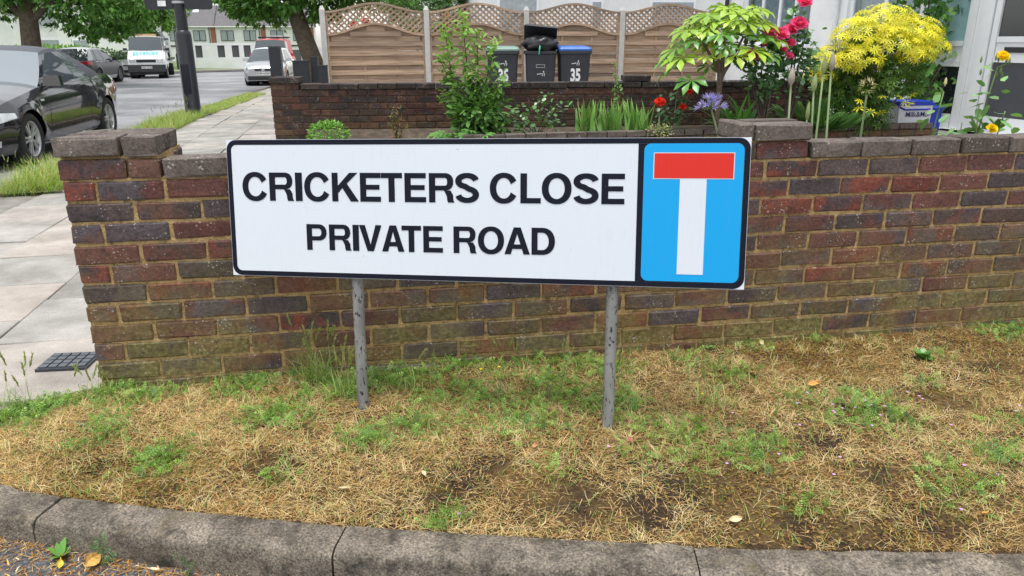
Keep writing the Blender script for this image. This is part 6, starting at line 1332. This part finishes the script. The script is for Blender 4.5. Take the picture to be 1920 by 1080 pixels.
wl = ['left house of the far white terrace, behind the young tree', 'middle house of the far white terrace, behind the lamp post', 'right house of the far white terrace, behind the leaning tree', 'end house of the far white terrace hidden by the leaning tree']
for k in range(4): far_house(T0+tdir*(6.1*k), TA, 6.0, wl[k], [(.6, 2.2, 3.2, 4.5), (3.4, 4.9, 3.2, 4.5)], garage=(1.2, 4.2))
# white garden wall with dark openings in front of the terrace
t = empty('yard_wall', (-28.6, 67.0, zp(67)-.05), R(28), 'low white rendered wall with dark square openings across the street', 'wall')
xs_ = [0, .5, 1.05, 1.5, 2.05, 3.3, 3.9, 4.5, 5.1, 5.5, 6.1, 6.6, 7.2, 8.5]
MB().box((4.25, .1, .5), (8.5, .2, 1.0)).build('plinth', RENDER, t); MB().box((4.25, .1, 2.1), (8.5, .22, .2)).build('coping', RENDER, t)
for k in range(0, len(xs_)-1, 2): MB().box(((xs_[k]+xs_[k+1])/2, .1, 1.5), (xs_[k+1]-xs_[k], .2, 1.0)).build('pier', RENDER, t)
MB().box((4.25, .24, 1.5), (8.4, .03, 1.0)).build('screen', GARG, t)
t = empty('timber_fence', (-9.0, 38.5, zp(39)), .2, 'orange timber fence beyond the silver hatchback', 'fence')
for k in range(26): MB().box((k*.13, 0, .85+.02*RNG.normal()), (.12, .025, 1.7)).build('board', plain('orange_timber', (.45, .2, .06), .8) if k == 0 else bpy.data.materials['orange_timber'], t)
# neighbours' white house behind the fence, pale block at far left
def block(name, loc, rz, dims, mat, label, wins=(), roof=None):
    t = empty(name, loc, rz, label, 'house'); MB().box((dims[0]/2, dims[1]/2, dims[2]/2), dims).build('wall', mat, t)
    for x0, x1, z0, z1 in wins:
        wn = MB().box(((x0+x1)/2, -.03, (z0+z1)/2), (x1-x0, .08, z1-z0)).build('window', UPVC, t); MB().box(((x0+x1)/2, -.085, (z0+z1)/2), (x1-x0-.16, .03, z1-z0-.16)).build('pane', FARG, wn)
    r = MB(); W_, D_, H_ = dims; r.add([(-.3, -.4, H_), (W_+.3, -.4, H_), (W_+.3, D_/2, H_+2.4), (-.3, D_/2, H_+2.4), (-.3, D_+.4, H_), (W_+.3, D_+.4, H_)], [(0, 1, 2, 3), (3, 2, 5, 4), (0, 3, 4), (1, 5, 2)]); r.build('roof', SLATE if roof is None else roof, t); return t
block('neighbour_house', (-.9, 22.5, .1), .16, (9.0, 7, 5.2), RENDER, 'white house rising behind the right hand fence panels', [(.5, 1.7, 1.3, 2.5), (3.2, 3.6, .2, 2.3), (5.0, 6.4, 1.0, 2.3)])
block('distant_house', (-46, 62, zp(62)), .2, (14, 8, 5), RENDER, 'white house behind the left street tree', [(2, 4, 1, 2.4), (8, 10, 1, 2.4), (2, 4, 3.3, 4.5), (8, 10, 3.3, 4.5)])
block('distant_house', (-34.5, 60, zp(60)), .1, (5.6, 8, 5), RENDER, 'white house between the left street tree and the recovery truck', [(1, 2.2, 1, 2.3), (3.4, 4.6, 3.3, 4.4)])
# ---------------------------------------------------------------- far pavement
far = [(-15.9, 4), (-17, 14), (-19.5, 24), (-21.3, 32), (-22.8, 40), (-24.2, 50), (-24.6, 60), (-22.5, 70), (-16, 80), (-4, 90), (20, 100)]
fp = catmull([(a, b, 0) for a, b in far], 6); MB().grid([[(p.x, p.y, zp(p.y)), (p.x-80*(1 if p.y < 56 else .6), p.y+(0 if p.y < 40 else 60), zp(p.y))] for p in fp]).build('far_ground', plain('far_grass', (.10, .15, .04), .95, var=.35, scale=.6), kind='structure')
MB().grid([[(p.x+.12, p.y-.06, zp(p.y)-.13), (p.x+.12, p.y-.06, zp(p.y)+.006), (p.x-.05, p.y+.03, zp(p.y)+.01), (p.x-1.6, p.y+.9, zp(p.y)+.012)] for p in fp]).build('far_pavement', plain('far_paving', (.27, .25, .22), .9, var=.2, scale=1.), kind='structure')
